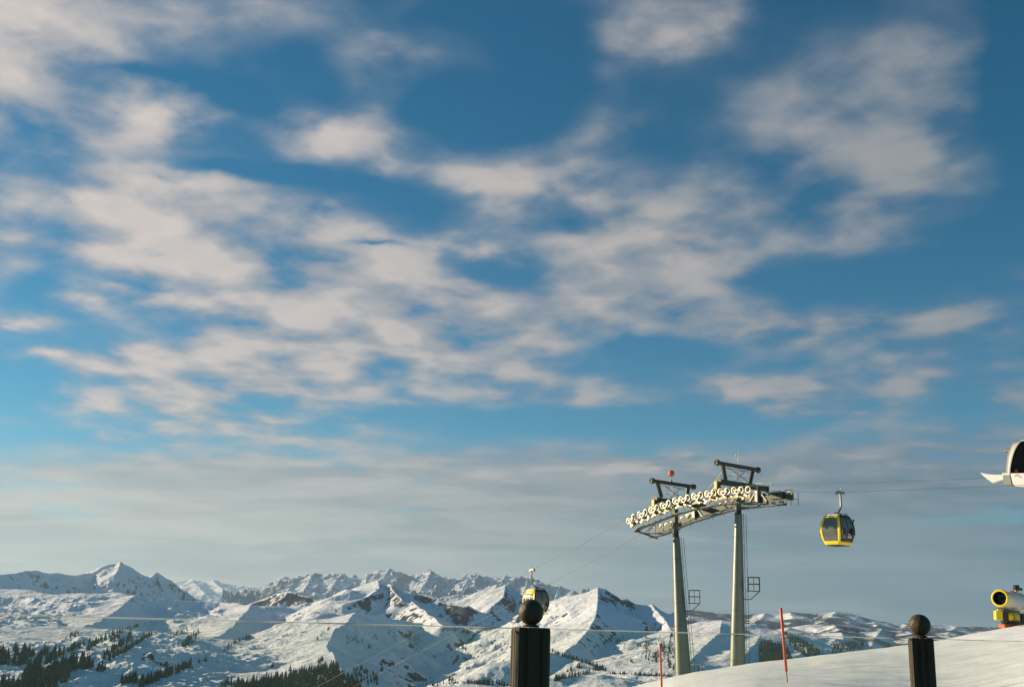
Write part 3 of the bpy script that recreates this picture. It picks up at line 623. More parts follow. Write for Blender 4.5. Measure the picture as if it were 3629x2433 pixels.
def cabin(grip, rz, label, side):
    # side: local +Y points to the rope
    r = empty('gondola_cabin', grip, rz, label, 'gondola cabin', 'yellow gondola cabins hanging from the cables')
    z0 = -1.72 - 2.2; yo = -.55
    r.location = grip + Zv * z0 + Matrix.Rotation(rz, 3, 'Z') @ Vector((0, yo, 0))
    bz = lambda: MB()
    HW = {0: (-.80, .80), 2: (-.80, .80), 1: (-.90, .90), 3: (-.90, .90)}
    b = MB()
    for k in (0, 2):
        patch(b, k, -1, 1, 0, .26, 0, 8, 4); patch(b, k, -1, 1, 1.98, 2.12, 0, 8, 2)
        patch(b, k, -1, HW[k][0], .26, 1.98, 0, 2, 12); patch(b, k, HW[k][1], 1, .26, 1.98, 0, 2, 12)
    for k in (1, 3):
        patch(b, k, -1, 1, 0, .22, 0, 8, 4)
    for k in (2,):
        for a0, a1 in ((-.42, -.30), (.20, .32)): patch(b, k, a0, a1, .26, 1.98, 0, 2, 12)
        patch(b, k, -.85, .85, .26, .95, 0, 8, 6); patch(b, k, -.85, .85, 1.75, 1.98, 0, 8, 3)
    for k in range(4):     # rounded corners
        k2 = (k + 1) % 4; nh = 16
        vs = []
        for j in range(nh + 1):
            h = 2.12 * j / nh; A_ = fp(k, 1, h); B_ = fp(k2, -1, h); C_ = (A_ + B_) / 2 + (FN[k][0] + FN[k2][0]) * .012
            vs += [A_, C_, B_]
        b.add(vs, [(j * 3 + i, j * 3 + i + 1, (j + 1) * 3 + i + 1, (j + 1) * 3 + i) for j in range(nh) for i in range(2)], True)
    sh = b.build('body_shell', M['yellow'], r)
    s = sh.modifiers.new('solid', 'SOLIDIFY'); s.thickness = .03; s.offset = -1
    for k in (0, 2):
        b = MB(); patch(b, k, -.87, .87, .24, 2.0, -.02); b.build('window', M['glass_dark'], r)
    for k in (1, 3):
        b = MB()
        patch(b, k, -1, 1, .22, .42, -.004, 8, 3); patch(b, k, -1, 1, 1.92, 2.12, -.004, 8, 3); patch(b, k, -1, -.86, .42, 1.92, -.004, 2, 10); patch(b, k, .86, 1, .42, 1.92, -.004, 2, 10); patch(b, k, -.03, .03, .42, 1.92, -.004, 2, 10)
        dr = b.build('door_frame', M['black'], r); s = dr.modifiers.new('solid', 'SOLIDIFY'); s.thickness = .03; s.offset = -1
        b = MB(); patch(b, k, -.87, .87, .40, 1.94, -.025); b.build('window', M['glass_dark'], r)
        # stickers
        st = MB(); patch(st, k, -.42 if k == 3 else .0, .25 if k == 3 else .62, .52, .62, .004, 4, 2); patch(st, k, -.42 if k == 3 else .0, .25 if k == 3 else .62, .72, .78, .004, 4, 2); st.build('white_sticker', M['whitesign'], r)
        st = MB(); patch(st, k, -.28 if k == 3 else .12, .22 if k == 3 else .58, .62, .72, .004, 4, 2); st.build('red_sticker', M['redsign'], r)
        st = MB()
        for q in range(9): a_ = -.60 + q * .13 if k == 3 else -.35 + q * .13; patch(st, k, a_, a_ + .085, .29, .38, .004, 2, 2)
        st.build('lettering', M['whitesign'] if k == 3 else M['edge'], r)
    b = MB(); n, t = FN[1]
    for s_ in (-.75, .55):
        b.box(fp(1, s_, .95, .09), (.16, .36, .5))
    for s_ in (-.75,): b.box(fp(3, -s_, .85, .07), (.12, .26, .34))
    b.build('ski_rack', M['black'], r, .03)
    b = MB(); b.tube([fp(1, .9, 1.55, 0), fp(1, .95, 1.72, .10), fp(1, .95, 1.80, .16)], .03, 6); b.box(fp(1, .95, 1.80, .16), (.10, .10, .12)); b.build('hinge_arm', M['black'], r)
    R = Rh(2.12)
    b = MB(); vs = []; rings = [(R * 1.0, 2.11), (R * .98, 2.16), (R * .86, 2.22), (R * .5, 2.27)]
    for rr, z in rings:
        for k in range(24):
            a_ = 2 * PI * k / 24 + PI / 4; c_, s_ = math.cos(a_), math.sin(a_); q = max(abs(c_), abs(s_)); e_ = (q ** .75); vs.append((rr * c_ / e_ * .98, rr * s_ / e_ * .98, z))
    b.add(vs, [(i * 24 + k, i * 24 + (k + 1) % 24, (i + 1) * 24 + (k + 1) % 24, (i + 1) * 24 + k) for i in range(3) for k in range(24)], True); b.add(vs[-24:], [tuple(range(24))])
    b.build('roof', M['roofw'], r)
    b = MB(); vs = [fp(k, a_, .0) for k in range(4) for a_ in (-1, 1)]; vs2 = [Vector(v) * .93 - Zv * .06 for v in vs]
    b.add(vs + vs2, [(i, (i + 1) % 8, (i + 1) % 8 + 8, i + 8) for i in range(8)] + [tuple(range(8, 16))]); b.build('floor_pan', M['black'], r)
    b = MB()
    for s1 in (-1, 1):
        b.box((s1 * R * .88, -R * .5, 2.20), (.05, .3, .10)); b.box((s1 * R * .88, R * .5, 2.20), (.05, .3, .10))
    b.box((0, 0, 2.29), (.40, .26, .10)); b.tube([(-.0, -.2, 2.30), (0, .2, 2.30)], .07, 10); b.build('roof_bracket', M['mast_dark'], r, .01)
    b = MB(); gz_ = -z0
    b.tube([(0, 0, 2.32), (0, .16, 2.37), (0, .34, 2.52), (0, .50, 2.72), (0, .56, 2.95), (0, .56, gz_ - .55), (0, .55, gz_ - .12)], [.06, .06, .06, .07, .08, .075, .065], 12); b.build('hanger_arm', M['galv'], r)
    b = MB(); b.box((0, .55, gz_ - .05), (.62, .13, .12)); b.box((-.18, .55, gz_ + .05), (.20, .16, .12)); b.box((.2, .55, gz_ - .14), (.30, .22, .08)); b.tube([(.05, .5, gz_ + .05), (.12, .5, gz_ + .25)], .05, 8)
    b.lathe([(0, -.04), (.09, -.04), (.09, .04), (0, .04)], (-.3, .47, gz_ - .10), (0, 1, 0), 12); b.lathe([(0, -.04), (.09, -.04), (.09, .04), (0, .04)], (.3, .47, gz_ - .10), (0, 1, 0), 12)
    b.build('cable_grip', M['galv'], r, .01)
    return r
cabin(Pf(2978, 1742.5), urz, 'yellow gondola cabin high against the sky right of the towers', 1)
cabin(Pn(1885, 2016), urz + PI, 'lower yellow gondola cabin partly hidden behind the ball of the larger post', -1)

# ================================================================ TOP STATION (nose of the roof shell)
def C4(x, y): return (3450 + x * .14667, 1530 + y * .14667)
SO = -1.2
SP = lambda x, y, o=0: on_plane(*C4(x, y), NEARP + wv * (SO + o), wv)
SPo = SP(1400, 1300)
sx = SPo.x; sy = SPo.y
sbase = Vector((sx, sy, -1.0)) + uv * 4 + wv * 3
st = empty('lift_station', sbase, 0, 'grey rounded station shell with black glazing and a white guide fin at the right edge', 'lift station')
SB = lambda v: v - sbase
def slab(pts, o0, o1, name, mat, bev=.02):
    b = MB(); n = len(pts); V0 = [SB(SP(x, y) + wv * o0) for x, y in pts]; V1 = [SB(SP(x, y) + wv * o1) for x, y in pts]
    b.add(V0 + V1, [tuple(range(n)), tuple(range(2 * n - 1, n - 1, -1))] + [(i, (i + 1) % n, (i + 1) % n + n, i + n) for i in range(n)]); return b.build(name, mat, st, bev)
outer = [(1240,196),(1050,200),(960,200),(900,205),(860,232),(830,270),(805,325),(790,380),(762,440),(740,500),(724,600),(715,700),(703,800),(695,900),(697,985)]
inner = [(880,985),(882,900),(892,830),(908,740),(930,650),(952,565),(980,480),(1015,400),(1060,320),(1105,262),(1160,222),(1240,212)]
# curved shell skin between the outer and the inner line, set back towards the outer edge
b = MB(); no = 14
def interp(pl, t):
    k = t * (len(pl) - 1); i = min(int(k), len(pl) - 2); f = k - i; return (pl[i][0] + (pl[i + 1][0] - pl[i][0]) * f, pl[i][1] + (pl[i + 1][1] - pl[i][1]) * f)
rows = []
for j in range(25):
    t = j / 24; po = interp(outer[::-1], t); pi_ = interp(inner, t); row = []
    for i in range(7):
        s = i / 6; q = (pi_[0] + (po[0] - pi_[0]) * s, pi_[1] + (po[1] - pi_[1]) * s); row.append(SB(SP(*q) + wv * (.02 + .55 * (1 - math.sqrt(max(0, 1 - s * s * .98))))))
    row.append(SB(SP(*po) + wv * 5.5)); rows.append(row)
n = len(rows[0]); b.add([v for r_ in rows for v in r_], [(j * n + i, j * n + i + 1, (j + 1) * n + i + 1, (j + 1) * n + i) for j in range(24) for i in range(n - 1)], True)
b.build('roof_shell', M['shell'], st)
gl_ = [(880,988),(882,900),(892,830),(908,740),(930,650),(952,565),(980,480),(1015,400),(1060,320),(1105,262),(1160,224),(1240,214),(2600,200),(2600,960)]
slab(gl_, .06, 5.2, 'glazing', M['glass_black'], 0)
slab([(1130,198),(2600,180),(2600,206),(1150,216)], -.02, 5.4, 'eave_strip', M['panelw'], .01)
slab([(697,988),(872,988),(885,1042),(700,1042)], -.03, 5.4, 'belt_strip', M['panelw'], .01)
slab([(702,1046),(880,1046),(925,1272),(745,1280),(728,1250)], -.01, 5.3, 'nose_panel', M['shell'], .015)
slab([(884,996),(2600,965),(2600,1268),(955,1272)], .0, 5.3, 'lower_panel', M['panelw'], .015)
slab([(975,1280),(2600,1275),(2600,1300),(985,1306)], .04, 5.2, 'bottom_strip', M['panelw'], .01)
slab([(990,1078),(1035,1028),(1050,1028),(1008,1084)], -.018, -.004, 'chevron_mark', M['shell'], 0)
slab([(1040,1028),(1058,1026),(1165,1094),(1148,1102)], -.022, -.004, 'chevron_mark', M['mast_dark'], 0)
b = MB(); p = SP(1042, 935) - wv * .0; b.lathe([(0, -.06), (.05, -.05), (.07, 0), (.07, .05)], SB(p), -wv, 14); b.build('amber_lamp', M['orange_ball'], st)
fin = [(120,965),(220,990),(330,1012),(500,1022),(700,1020),(700,1145),(580,1168),(500,1195),(430,1225),(350,1168),(260,1100),(180,1030)]
slab(fin, .15, .35, 'guide_fin', M['panelw'], .02)
slab([(610,420),(640,400),(770,392),(770,445),(700,455),(625,462)], .5, .8, 'side_bracket', M['beam'], .02)
slab([(1700,1300),(1850,1300),(1850,3200),(1700,3200)], 2.2, 3.4, 'support_column', M['mast'], .03)

# ---- small platform railing seen behind the crest, left of the right tower
q0 = at(2459, 2358, 84); q1 = at(2489, 2354, 84)
r = empty('low_railing', (q0.x, q0.y, q0.z - 3.0), 0, 'low steel railing peeping over the snow between the two towers', 'railing')
b = MB(); o0 = Vector((q0.x, q0.y, q0.z - 3.0)); B_ = lambda v: v - o0
b.tube([B_(q0), B_(q1)], .03, 6)
for t in (0, .38, .6, 1): p = q0.lerp(q1, t); b.tube([B_(p), B_(p - Zv * 3.6)], .03 if t in (0, 1) else .045, 6)
b.build('rails', M['mast_dark'], r)

# ================================================================ NEAR SNOW
crest = [(-3000,3300),(0,2950),(1000,2680),(1700,2530),(2100,2458),(2250,2433),(2385,2389),(2489,2373),(2600,2356),(2650,2350),(2785,2337),(2908,2320),(3084,2297),(3216,2283),(3348,2260),(3480,2236),(3550,2223),(3629,2211),(3800,2180),(4200,2120),(5200,2050)]
CA = np.array([am(*p)[0] for p in crest]); CM = np.array([am(*p)[1] for p in crest])
def near_z(X, Y):
    a = X / Y
    mc = np.interp(a, CA, CM); ar = [a - .02, a + .02]
    mc = (mc + np.interp(ar[0], CA, CM) + np.interp(ar[1], CA, CM)) / 3
    Rc = 50.0; zc = mc * Rc
    k = 0.092 * sm(a, .18, .46) - .004
    inner = zc + (Y - Rc) * k
    inner = np.maximum(inner, np.minimum(zc, -2.2) - .4)
    e = np.clip(Y - Rc, 0, None)
    outer = zc - 0.10 * e - 0.0032 * np.minimum(e, 60) ** 2 - 0.30 * np.clip(e - 60, 0, None)
    z = np.where(Y < Rc, inner, outer)
    z = z + fbm(X / 9, Y / 9, 5, 71) * .15 * np.clip(Y / 30, .3, 1.2) * np.exp(-((Y - Rc) / 8) ** 2 * 0) * np.where(np.abs(Y - Rc) < 6, .45, 1) + fbm(X / 3.1, Y / 4.5, 5, 73) * .05 + fbm(X / 1.6, Y / 4.2, 4, 72) * .018
    return z
A = np.linspace(-1.0, 1.1, 1300); D = np.concatenate([np.linspace(7, 24, 60), np.linspace(24.15, 62, 300), np.geomspace(62.5, 900, 110)])
Y = D[:, None] * np.ones(len(A))[None]; X = Y * A[None]
grid_mesh('snow_slope', X, Y, near_z(X, Y), M['snow'])
nz = lambda x, y: float(near_z(np.array([[x]]), np.array([[y]]))[0, 0])

# terrace the photographer stands on
t = MB(); t.box((1.2, -.6, -1.32), (16, 13, .24)); o = t.build('terrace', M['deck']); tag(o, kind='structure')
t = MB(); t.box((1.2, -.6, -2.7), (15.6, 12.6, 2.5)); o = t.build('terrace_wall', M['deck']); tag(o, 'dark timber clad base under the terrace', 'wall')

# ================================================================ BALUSTRADE
TOPZ = {}
PL = at(1881, 2222, 4.3); PR = at(3262, 2259, 5.12)
zt = (PL.z + PR.z) / 2
PL.z = PR.z = zt
pdir = (PR - PL); spacing = pdir.length; pdir.normalize(); prz = math.atan2(pdir.y, pdir.x)
def post(loc, label, yaw, big=True):
    r = empty('fence_post', (loc.x, loc.y, -1.2), yaw, label, 'fence post', 'ball-topped posts of the glass balustrade')
    h = loc.z + 1.2
    b = MB(); w = .0665 if big else .052; c = .010
    # fluted, chamfered square shaft
    prof = []
    def side():
        return [(-w + c, -w), (-w + .030, -w), (-w + .034, -w + .006), (-w + .041, -w + .006), (-w + .045, -w), (w - .045, -w), (w - .041, -w + .006), (w - .034, -w + .006), (w - .030, -w), (w - c, -w)]
    for k in range(4):
        ca, sa = math.cos(k * PI / 2), math.sin(k * PI / 2)
        prof += [(x * ca - y * sa, x * sa + y * ca) for x, y in side()]
    n = len(prof); vs = []
    zs = [(0, 1), (h - .012, 1), (h, .95)]
    for z, s in zs: vs += [(x * s, y * s, z) for x, y in prof]
    fsx = [(i * n + k, i * n + (k + 1) % n, (i + 1) * n + (k + 1) % n, (i + 1) * n + k) for i in range(len(zs) - 1) for k in range(n)]
    b.add(vs, fsx); b.add(vs[-n:], [tuple(range(n))])
    b.build('shaft', M['post'], r)
    b = MB(); b.lathe([(.034, 0), (.031, .006), (.020, .012), (.022, .02)], (0, 0, h + .001)); b.build('collar', M['ball'], r)
    R = .0488; b = MB(); b.lathe([(R * math.sin(t), h + .008 + R - R * math.cos(t)) for t in [PI * i / 32 for i in range(1, 33)]], (0, 0, 0), n=48); b.build('ball_finial', M['ball'], r)
    return r
post(PL, 'larger dark post with ball finial in front of the lower yellow gondola cabin', math.radians(9))
post(PR, 'smaller dark post with ball finial in front of the snow slope, near the snow gun', math.radians(-15), False)
post(PL - pdir * spacing, 'dark post with ball finial beyond the left picture edge', prz)
post(PR + pdir * spacing, 'dark post with ball finial beyond the right picture edge', prz)
def panel(p, q, label):
    L = (q - p).length - .14; c = (p + q) / 2
    r = empty('glass_panel', (c.x, c.y, -1.15), prz, label, 'glass panel', 'glass panels of the balustrade')
    h = zt - .004 + 1.15
    b = MB(); b.box((0, 0, h / 2 - .002), (L, .010, h - .007)); b.build('pane', M['pane'], r)
    b = MB(); b.box((0, 0, h), (L, .0085, .0048)); b.build('polished_edge', M['edge'], r)
panel(PL - pdir * spacing, PL, 'clear glass balustrade panel left of the larger ball-topped post')
panel(PL, PR, 'clear glass balustrade panel between the two ball-topped posts')
panel(PR, PR + pdir * spacing, 'clear glass balustrade panel right of the smaller ball-topped post')

# ================================================================ PISTE POLES
def pole(base, top, label, r=.045):
    base = Vector(base); top = Vector(top); e = empty('piste_pole', base, 0, label, 'piste pole', 'red piste marker poles')
    d = top - base; L = d.length
    b = MB(); b.tube([Vector(), d * .165], r * .55, 10); b.build('bare_foot', M['polewood'], e)
    b = MB(); b.tube([d * .16, d * .985, d * 1.0], [r, r, r * .5], 12); b.build('red_shaft', M['red'], e)
pb = at(2789, 2383, 33)
zz = nz(pb.x, pb.y)
pb_top = at(2767, 2151, 33)
pole((pb.x, pb.y, zz - .05), pb_top, 'taller red piste pole standing in the snow right of the lift towers', .043)
pa_top = at(2339, 2278, 36); pa = at(2347, 2500, 36)
pole((pa.x, pa.y, nz(pa.x, pa.y) - .1), pa_top, 'red piste pole left of the towers, its foot below the picture edge', .034)

# ================================================================ SNOW GUN
G0 = at(3585, 2216, 50.5); gz = nz(G0.x, G0.y)
gun = empty('snow_gun', (G0.x, G0.y, gz), 0, 'yellow and white fan snow gun on an orange base at the crest of the slope', 'snow gun')
gp = lambda px, py, dy=0: at(px, py, G0.y + dy) - Vector((G0.x, G0.y, gz))
mouth = gp(3542, 2118, -1.0); rear = gp(3604, 2131, .35)
ax = (rear - mouth).normalized(); Lb = (rear - mouth).length
b = MB(); b.lathe([(.30, .02), (.35, 0), (.385, .03), (.385, .14), (.345, .2), (.31, .2)], mouth, ax, 36); b.build('mouth_ring', M['yellow'], gun)
b = MB(); b.lathe([(.335, .16), (.345, .4), (.37, Lb * .8), (.40, Lb)], mouth, ax, 36); b.build('barrel', M['white'], gun)
b = MB(); b.lathe([(.41, Lb - .06), (.43, Lb - .02), (.43, Lb + .1), (.40, Lb + .13)], mouth, ax, 36)
b.lathe([(.352, .70), (.372, .72), (.375, .78), (.358, .80)], mouth, ax, 36); b.build('rear_ring', M['yellow'], gun)
b = MB(); b.lathe([(.30, .03), (.29, .6), (.10, .62), (.09, .35), (.0, .30)], mouth, ax, 36); b.build('inner_duct', M['glass_black'], gun)
b = MB()
for k in range(8):
    t = k * PI / 4; s1 = ax.cross(Vector((0, 0, 1))).normalized(); s2 = ax.cross(s1)
    d = s1 * math.cos(t) + s2 * math.sin(t); b.obox(mouth + ax * .30 + d * .08, mouth + ax * .34 + d * .285, .10, .012, ax)
b.build('fan', M['mast_dark'], gun)
b = MB(); p = gp(3540, 2156, -.8); b.obox(p, gp(3542, 2172, -.8), .16, .12, (0, 1, 0)); b.obox(gp(3537, 2163, -.8), gp(3538, 2196, -.8), .30, .26, (0, 1, 0)); b.build('control_box', M['yellow'], gun, .02)
b = MB(); b.obox(gp(3545, 2158, -.6), gp(3600, 2170, .2), .34, .16); b.obox(gp(3556, 2160, -.4), gp(3562, 2206, -.3), .26, .30, (0, 1, 0)); b.obox(gp(3563, 2205, -.35), gp(3604, 2203, .1), .4, .10); b.build('yoke', M['black'], gun, .01)
c = gp(3586, 2184, -.25); ax2 = Vector((.85, .5, 0)).normalized()
b = MB(); b.lathe([(.0, -.34), (.14, -.33), (.19, -.24), (.20, .0), (.20, .30), (.15, .36), (.0, .37)], c, ax2, 28); b.build('compressor_housing', M['yellow'], gun)
b = MB(); b.lathe([(.206, -.14), (.212, -.13), (.212, -.09), (.206, -.08)], c, ax2, 28); b.build('clamp_band', M['orange'], gun)
b = MB(); p = gp(3549, 2217, -.4); q = gp(3610, 2209, .1); b.obox(p, q, .34, .14); b.obox(gp(3572, 2220, -.5), gp(3578, 2205, .4), .16, .10); b.build('base_frame', M['orange'], gun, .01)
b = MB(); p = gp(3583, 2093, .05); b.obox(p, gp(3600, 2099, .25), .10, .06); b.obox(gp(3580, 2092, 0), gp(3583, 2096, 0), .06, .06); b.build('warning_light', M['orange'], gun, .005)
hyd = at(3613, 2216, 52.3); hz = nz(hyd.x, hyd.y)
e = empty('hydrant_post', (hyd.x, hyd.y, hz), 0, 'pale upright hydrant post with black head just behind the snow gun', 'post')
tp = at(3612, 2085, 52.3).z - hz
b = MB(); b.tube([(0, 0, -.1), (0, 0, tp)], .085, 14); b.build('shaft', M['galv'], e)
b = MB(); b.box((0, 0, tp + .05), (.22, .22, .24)); b.box((.16, 0, tp - .02), (.2, .12, .12)); b.build('valve_head', M['black'], e, .01)
b = MB(); b.box((.2, .0, .45), (.22, .25, .7)); b.build('valve_box', M['black'], e, .01)

# ================================================================ TREES
def spruce_mesh(seed, tiers=9, n=9, h=1.0):
    r = random.Random(seed); vs = []; fs = []
    for i in range(tiers):
        t = i / tiers; z0 = .06 + .94 * t; z1 = min(1.0, z0 + .20 * (1 - t * .5) + .02)
        R = (.21 * (1 - t) ** .85 + .012) * r.uniform(.82, 1.12); b0 = len(vs)
        cx, cy = r.uniform(-.012, .012), r.uniform(-.012, .012)
        for k in range(n * 2):
            a = PI * k / n + r.uniform(-.15, .15); rr = R * (r.uniform(.82, 1.25) if k % 2 == 0 else r.uniform(.45, .65))
            vs.append((cx + rr * math.cos(a), cy + rr * math.sin(a), (z0 - r.uniform(0, .03) * (1 - t)) * h))
        vs.append((cx, cy, z1 * h))
        for k in range(n * 2): fs.append((b0 + k, b0 + (k + 1) % (n * 2), b0 + n * 2))
        for k in range(n * 2): pass
    return vs, fs
def foliage():
    m, nt, b = newmat('spruce_foliage')
    oi = N(nt, 'ShaderNodeObjectInfo'); tc = N(nt, 'ShaderNodeTexCoord')
    nzz = N(nt, 'ShaderNodeTexNoise'); nzz.inputs['Scale'].default_value = 7.0; nzz.inputs['Detail'].default_value = 3; nt.links.new(tc.outputs['Object'], nzz.inputs['Vector'])
    mx = N(nt, 'ShaderNodeMix', data_type='RGBA'); mx.inputs['A'].default_value = (0.018, 0.026, 0.016, 1); mx.inputs['B'].default_value = (0.062, 0.066, 0.035, 1)
    ad = N(nt, 'ShaderNodeMath', operation='MULTIPLY_ADD'); ad.inputs[1].default_value = .5; nt.links.new(oi.outputs['Random'], ad.inputs[0]); 
    a2 = N(nt, 'ShaderNodeMath', operation='MULTIPLY'); a2.inputs[1].default_value = .6; nt.links.new(nzz.outputs[0], a2.inputs[0]); nt.links.new(a2.outputs[0], ad.inputs[2])
    nt.links.new(ad.outputs[0], mx.inputs['Factor']); nt.links.new(mx.outputs['Result'], b.inputs['Base Color']); b.inputs['Roughness'].default_value = .9; b.inputs['Specular IOR Level'].default_value = .1
    return m
M['foliage'] = foliage()
protos = []
for i in range(5):
    vs, fs_ = spruce_mesh(i + 3); me = bpy.data.meshes.new('spruce_crown'); me.from_pydata(vs, [], fs_); me.materials.append(M['foliage']); protos.append(me)
tm = MB(); tm.tube([(0, 0, -.06), (0, 0, .5)], [.018, .008], 6); 
trunk_o = tm.build('trunk', M['trunk']); trunk_me = trunk_o.data; bpy.data.objects.remove(trunk_o)
trees = []   # (world point, height, stand)
rt = random.Random(11)
# open stands given as thick strokes: (list of (px,py), half width px, count, tree height m, stand)
strokes = [
 ([(0,2335),(30,2350),(75,2352),(100,2330)], 16, 26, 17, 'A'), ([(60,2322),(110,2306)], 12, 10, 15, 'A'), ([(130,2345),(158,2330),(160,2310)], 8, 8, 16, 'A'),
 ([(165,2358),(190,2328),(225,2312)], 9, 16, 16, 'A'), ([(80,2400),(105,2375),(140,2380)], 10, 12, 17, 'A'), ([(0,2310),(10,2335)], 10, 6, 17, 'A'),
 ([(75,2430),(120,2412),(170,2395),(215,2372),(250,2352),(300,2338)], 12, 46, 16, 'B'), ([(190,2400),(240,2375),(260,2362)], 10, 16, 16, 'B'), ([(255,2370),(330,2362)], 5, 16, 13, 'B'), ([(345,2376),(372,2372)], 5, 7, 12, 'B'),
 ([(240,2308),(275,2295),(315,2276)], 5, 16, 13, 'C'), ([(310,2300),(345,2278),(390,2255),(440,2234),(490,2217)], 5, 46, 13, 'C'),
 ([(365,2333),(385,2320)], 4, 6, 12, 'D'), ([(385,2338),(420,2320),(465,2296),(500,2270),(540,2250)], 4, 40, 13, 'D'), ([(395,2310),(425,2292),(450,2270),(468,2250)], 7, 26, 13, 'D'), ([(390,2275),(425,2256)], 4, 9, 12, 'D'),
 ([(610,2258),(640,2240),(665,2226)], 5, 13, 12, 'E'), ([(652,2290),(672,2270),(695,2245)], 11, 30, 13, 'E'),
 ([(790,2310),(830,2280),(870,2262),(890,2260)], 4, 22, 12, 'F'), ([(700,2350),(730,2342),(760,2322)], 2, 6, 10, 'F'), ([(240,2262),(280,2245)], 10, 9, 12, 'F'),
 ([(490,2430),(530,2415),(570,2400),(610,2385),(640,2375),(672,2362)], 7, 52, 13, 'G'), ([(430,2425),(490,2412)], 6, 14, 13, 'G'),
 ([(1120,2268),(1140,2250),(1168,2228)], 3, 8, 11, 'H'), ([(1130,2350),(1145,2340)], 4, 6, 11, 'H'), ([(960,2370),(968,2362)], 3, 3, 11, 'H'), ([(1028,2376)], 1, 1, 12, 'H'),
 ([(1350,2380),(1358,2375)], 3, 4, 13, 'I'), ([(1590,2290)], 2, 2, 14, 'I'), ([(1640,2295),(1655,2310)], 4, 5, 12, 'I'), ([(1660,2325),(1675,2328)], 3, 4, 12, 'I'),
 ([(1955,2308),(1990,2322),(2040,2338),(2080,2350),(2110,2362),(2150,2378)], 3, 58, 9, 'J'), ([(2100,2372),(2140,2374)], 6, 14, 9, 'J'),
 ([(1965,2410),(2010,2402),(2060,2392),(2095,2382)], 3, 34, 8, 'K'), ([(2045,2370),(2060,2360)], 7, 9, 9, 'K'), ([(2160,2386),(2230,2390),(2300,2394),(2380,2396)], 3, 40, 7, 'K'),
 ([(1470,2430),(1560,2426),(1620,2418)], 4, 12, 8, 'L'), ([(1590,2412),(1612,2410)], 3, 4, 10, 'L'), ([(1655,2420),(1750,2426)], 3, 30, 8, 'L'), ([(1755,2424),(1800,2430)], 2, 12, 7, 'L'),
]
def along(pts, t):
    if len(pts) == 1: return pts[0]
    k = t * (len(pts) - 1); i = min(int(k), len(pts) - 2); f = k - i
    return (pts[i][0] + (pts[i + 1][0] - pts[i][0]) * f, pts[i][1] + (pts[i + 1][1] - pts[i][1]) * f)
for pts, hw, n, hh, st in strokes:
    for k in range(int(n * 1.7)):
        x, y = along(pts, rt.random()); x += rt.gauss(0, hw * .5); y += rt.gauss(0, hw * .55)
        p = hit('snowy_hillside', x, y)
        if p is not None and p.y < 5200: trees.append((p, hh * rt.uniform(.6, 1.2), st))
NAMES = {'A': ('dark spruce in the open stands at the lower left corner', 'spruces in the open stands at the lower left'), 'B': ('dark spruce in the long diagonal wood at the lower left', 'spruces of the diagonal wood at the lower left'),
 'C': ('spruce in the uppermost long tree strip on the left slope', 'spruces of the uppermost tree strip'), 'D': ('spruce in the forked strips in the middle of the left slope', 'spruces of the forked strips'),
 'E': ('spruce in the short clump right of the left slope strips', 'spruces of the short clump'), 'F': ('small scattered spruce high on the left snow slope', 'scattered spruces high on the left slope'),
 'G': ('spruce in the lowest tree strip on the bright left slope', 'spruces of the lowest left strip'), 'H': ('lone small spruce on the bright snow shoulder', 'lone spruces on the bright shoulder'),
 'I': ('lone spruce on the blue shaded slope left of the large post', 'lone spruces on the shaded slope'), 'J': ('small spruce in the row running down behind the large post', 'spruces in the row right of the large post'),
 'K': ('small spruce in the row along the valley edge left of the towers', 'spruces along the valley edge'), 'L': ('small spruce in the row on low hills left of the large post', 'spruces on the low hills')}
sizes = sorted(range(len(trees)), key=lambda i: -trees[i][1] / trees[i][0].y)
single = sizes[:290]; rest = sizes[290:]
for i in single:
    p, hh, st = trees[i]
    e = bpy.data.objects.new('spruce_tree', None); COL.objects.link(e); e.empty_display_size = 1
    e.location = p - Vector((0, 0, .4)); e.rotation_euler = (0, 0, rt.uniform(0, 6.28)); w = hh * rt.uniform(.85, 1.25); e.scale = (w, w, hh)
    tag(e, NAMES[st][0], 'tree', NAMES[st][1])
    c = bpy.data.objects.new('crown', rt.choice(protos)); COL.objects.link(c); c.parent = e
    c = bpy.data.objects.new('trunk', trunk_me); COL.objects.link(c); c.parent = e
def mass(name, items, label=None):
    V = []; Fc = []; P = [spruce_mesh(40 + i, 6, 5) for i in range(4)]
    for p, hh in items:
        vs, fs_ = P[rt.randrange(4)]; n = len(V); w = hh * rt.uniform(.85, 1.3); a = rt.uniform(0, 6.28); ca, sa = math.cos(a), math.sin(a)
        V += [(p.x + (x * ca - y * sa) * w, p.y + (x * sa + y * ca) * w, p.z - .4 + z * hh) for x, y, z in vs]; Fc += [tuple(q + n for q in f) for f in fs_]
    me = bpy.data.meshes.new(name); me.from_pydata(V, [], Fc); me.materials.append(M['foliage'])
    o = bpy.data.objects.new(name, me); COL.objects.link(o); tag(o, label, 'forest', None, 'stuff'); return o
# dense woods
def wood(poly, n, hh, key='snowy_hillside'):
    xs = [p[0] for p in poly]; ys = [p[1] for p in poly]; out = []; tries = 0
    while len(out) < n and tries < n * 12:
        tries += 1; x = rt.uniform(min(xs), max(xs)); y = rt.uniform(min(ys), max(ys)); ins = False; j = len(poly) - 1
        for i in range(len(poly)):
            if (ys[i] > y) != (ys[j] > y) and x < (xs[j] - xs[i]) * (y - ys[i]) / (ys[j] - ys[i]) + xs[i]: ins = not ins
            j = i
        if ins:
            p = hit(key, x, y)
            if p is not None and p.y < 4500: out.append((p, hh * rt.uniform(.6, 1.25)))
    return out
dense = [(trees[i][0], trees[i][1]) for i in rest]
dense += wood([(850,2436),(910,2412),(980,2402),(1040,2390),(1100,2378),(1180,2362),(1200,2366),(1205,2400),(1250,2410),(1290,2440),(1200,2470),(850,2470)], 900, 13)
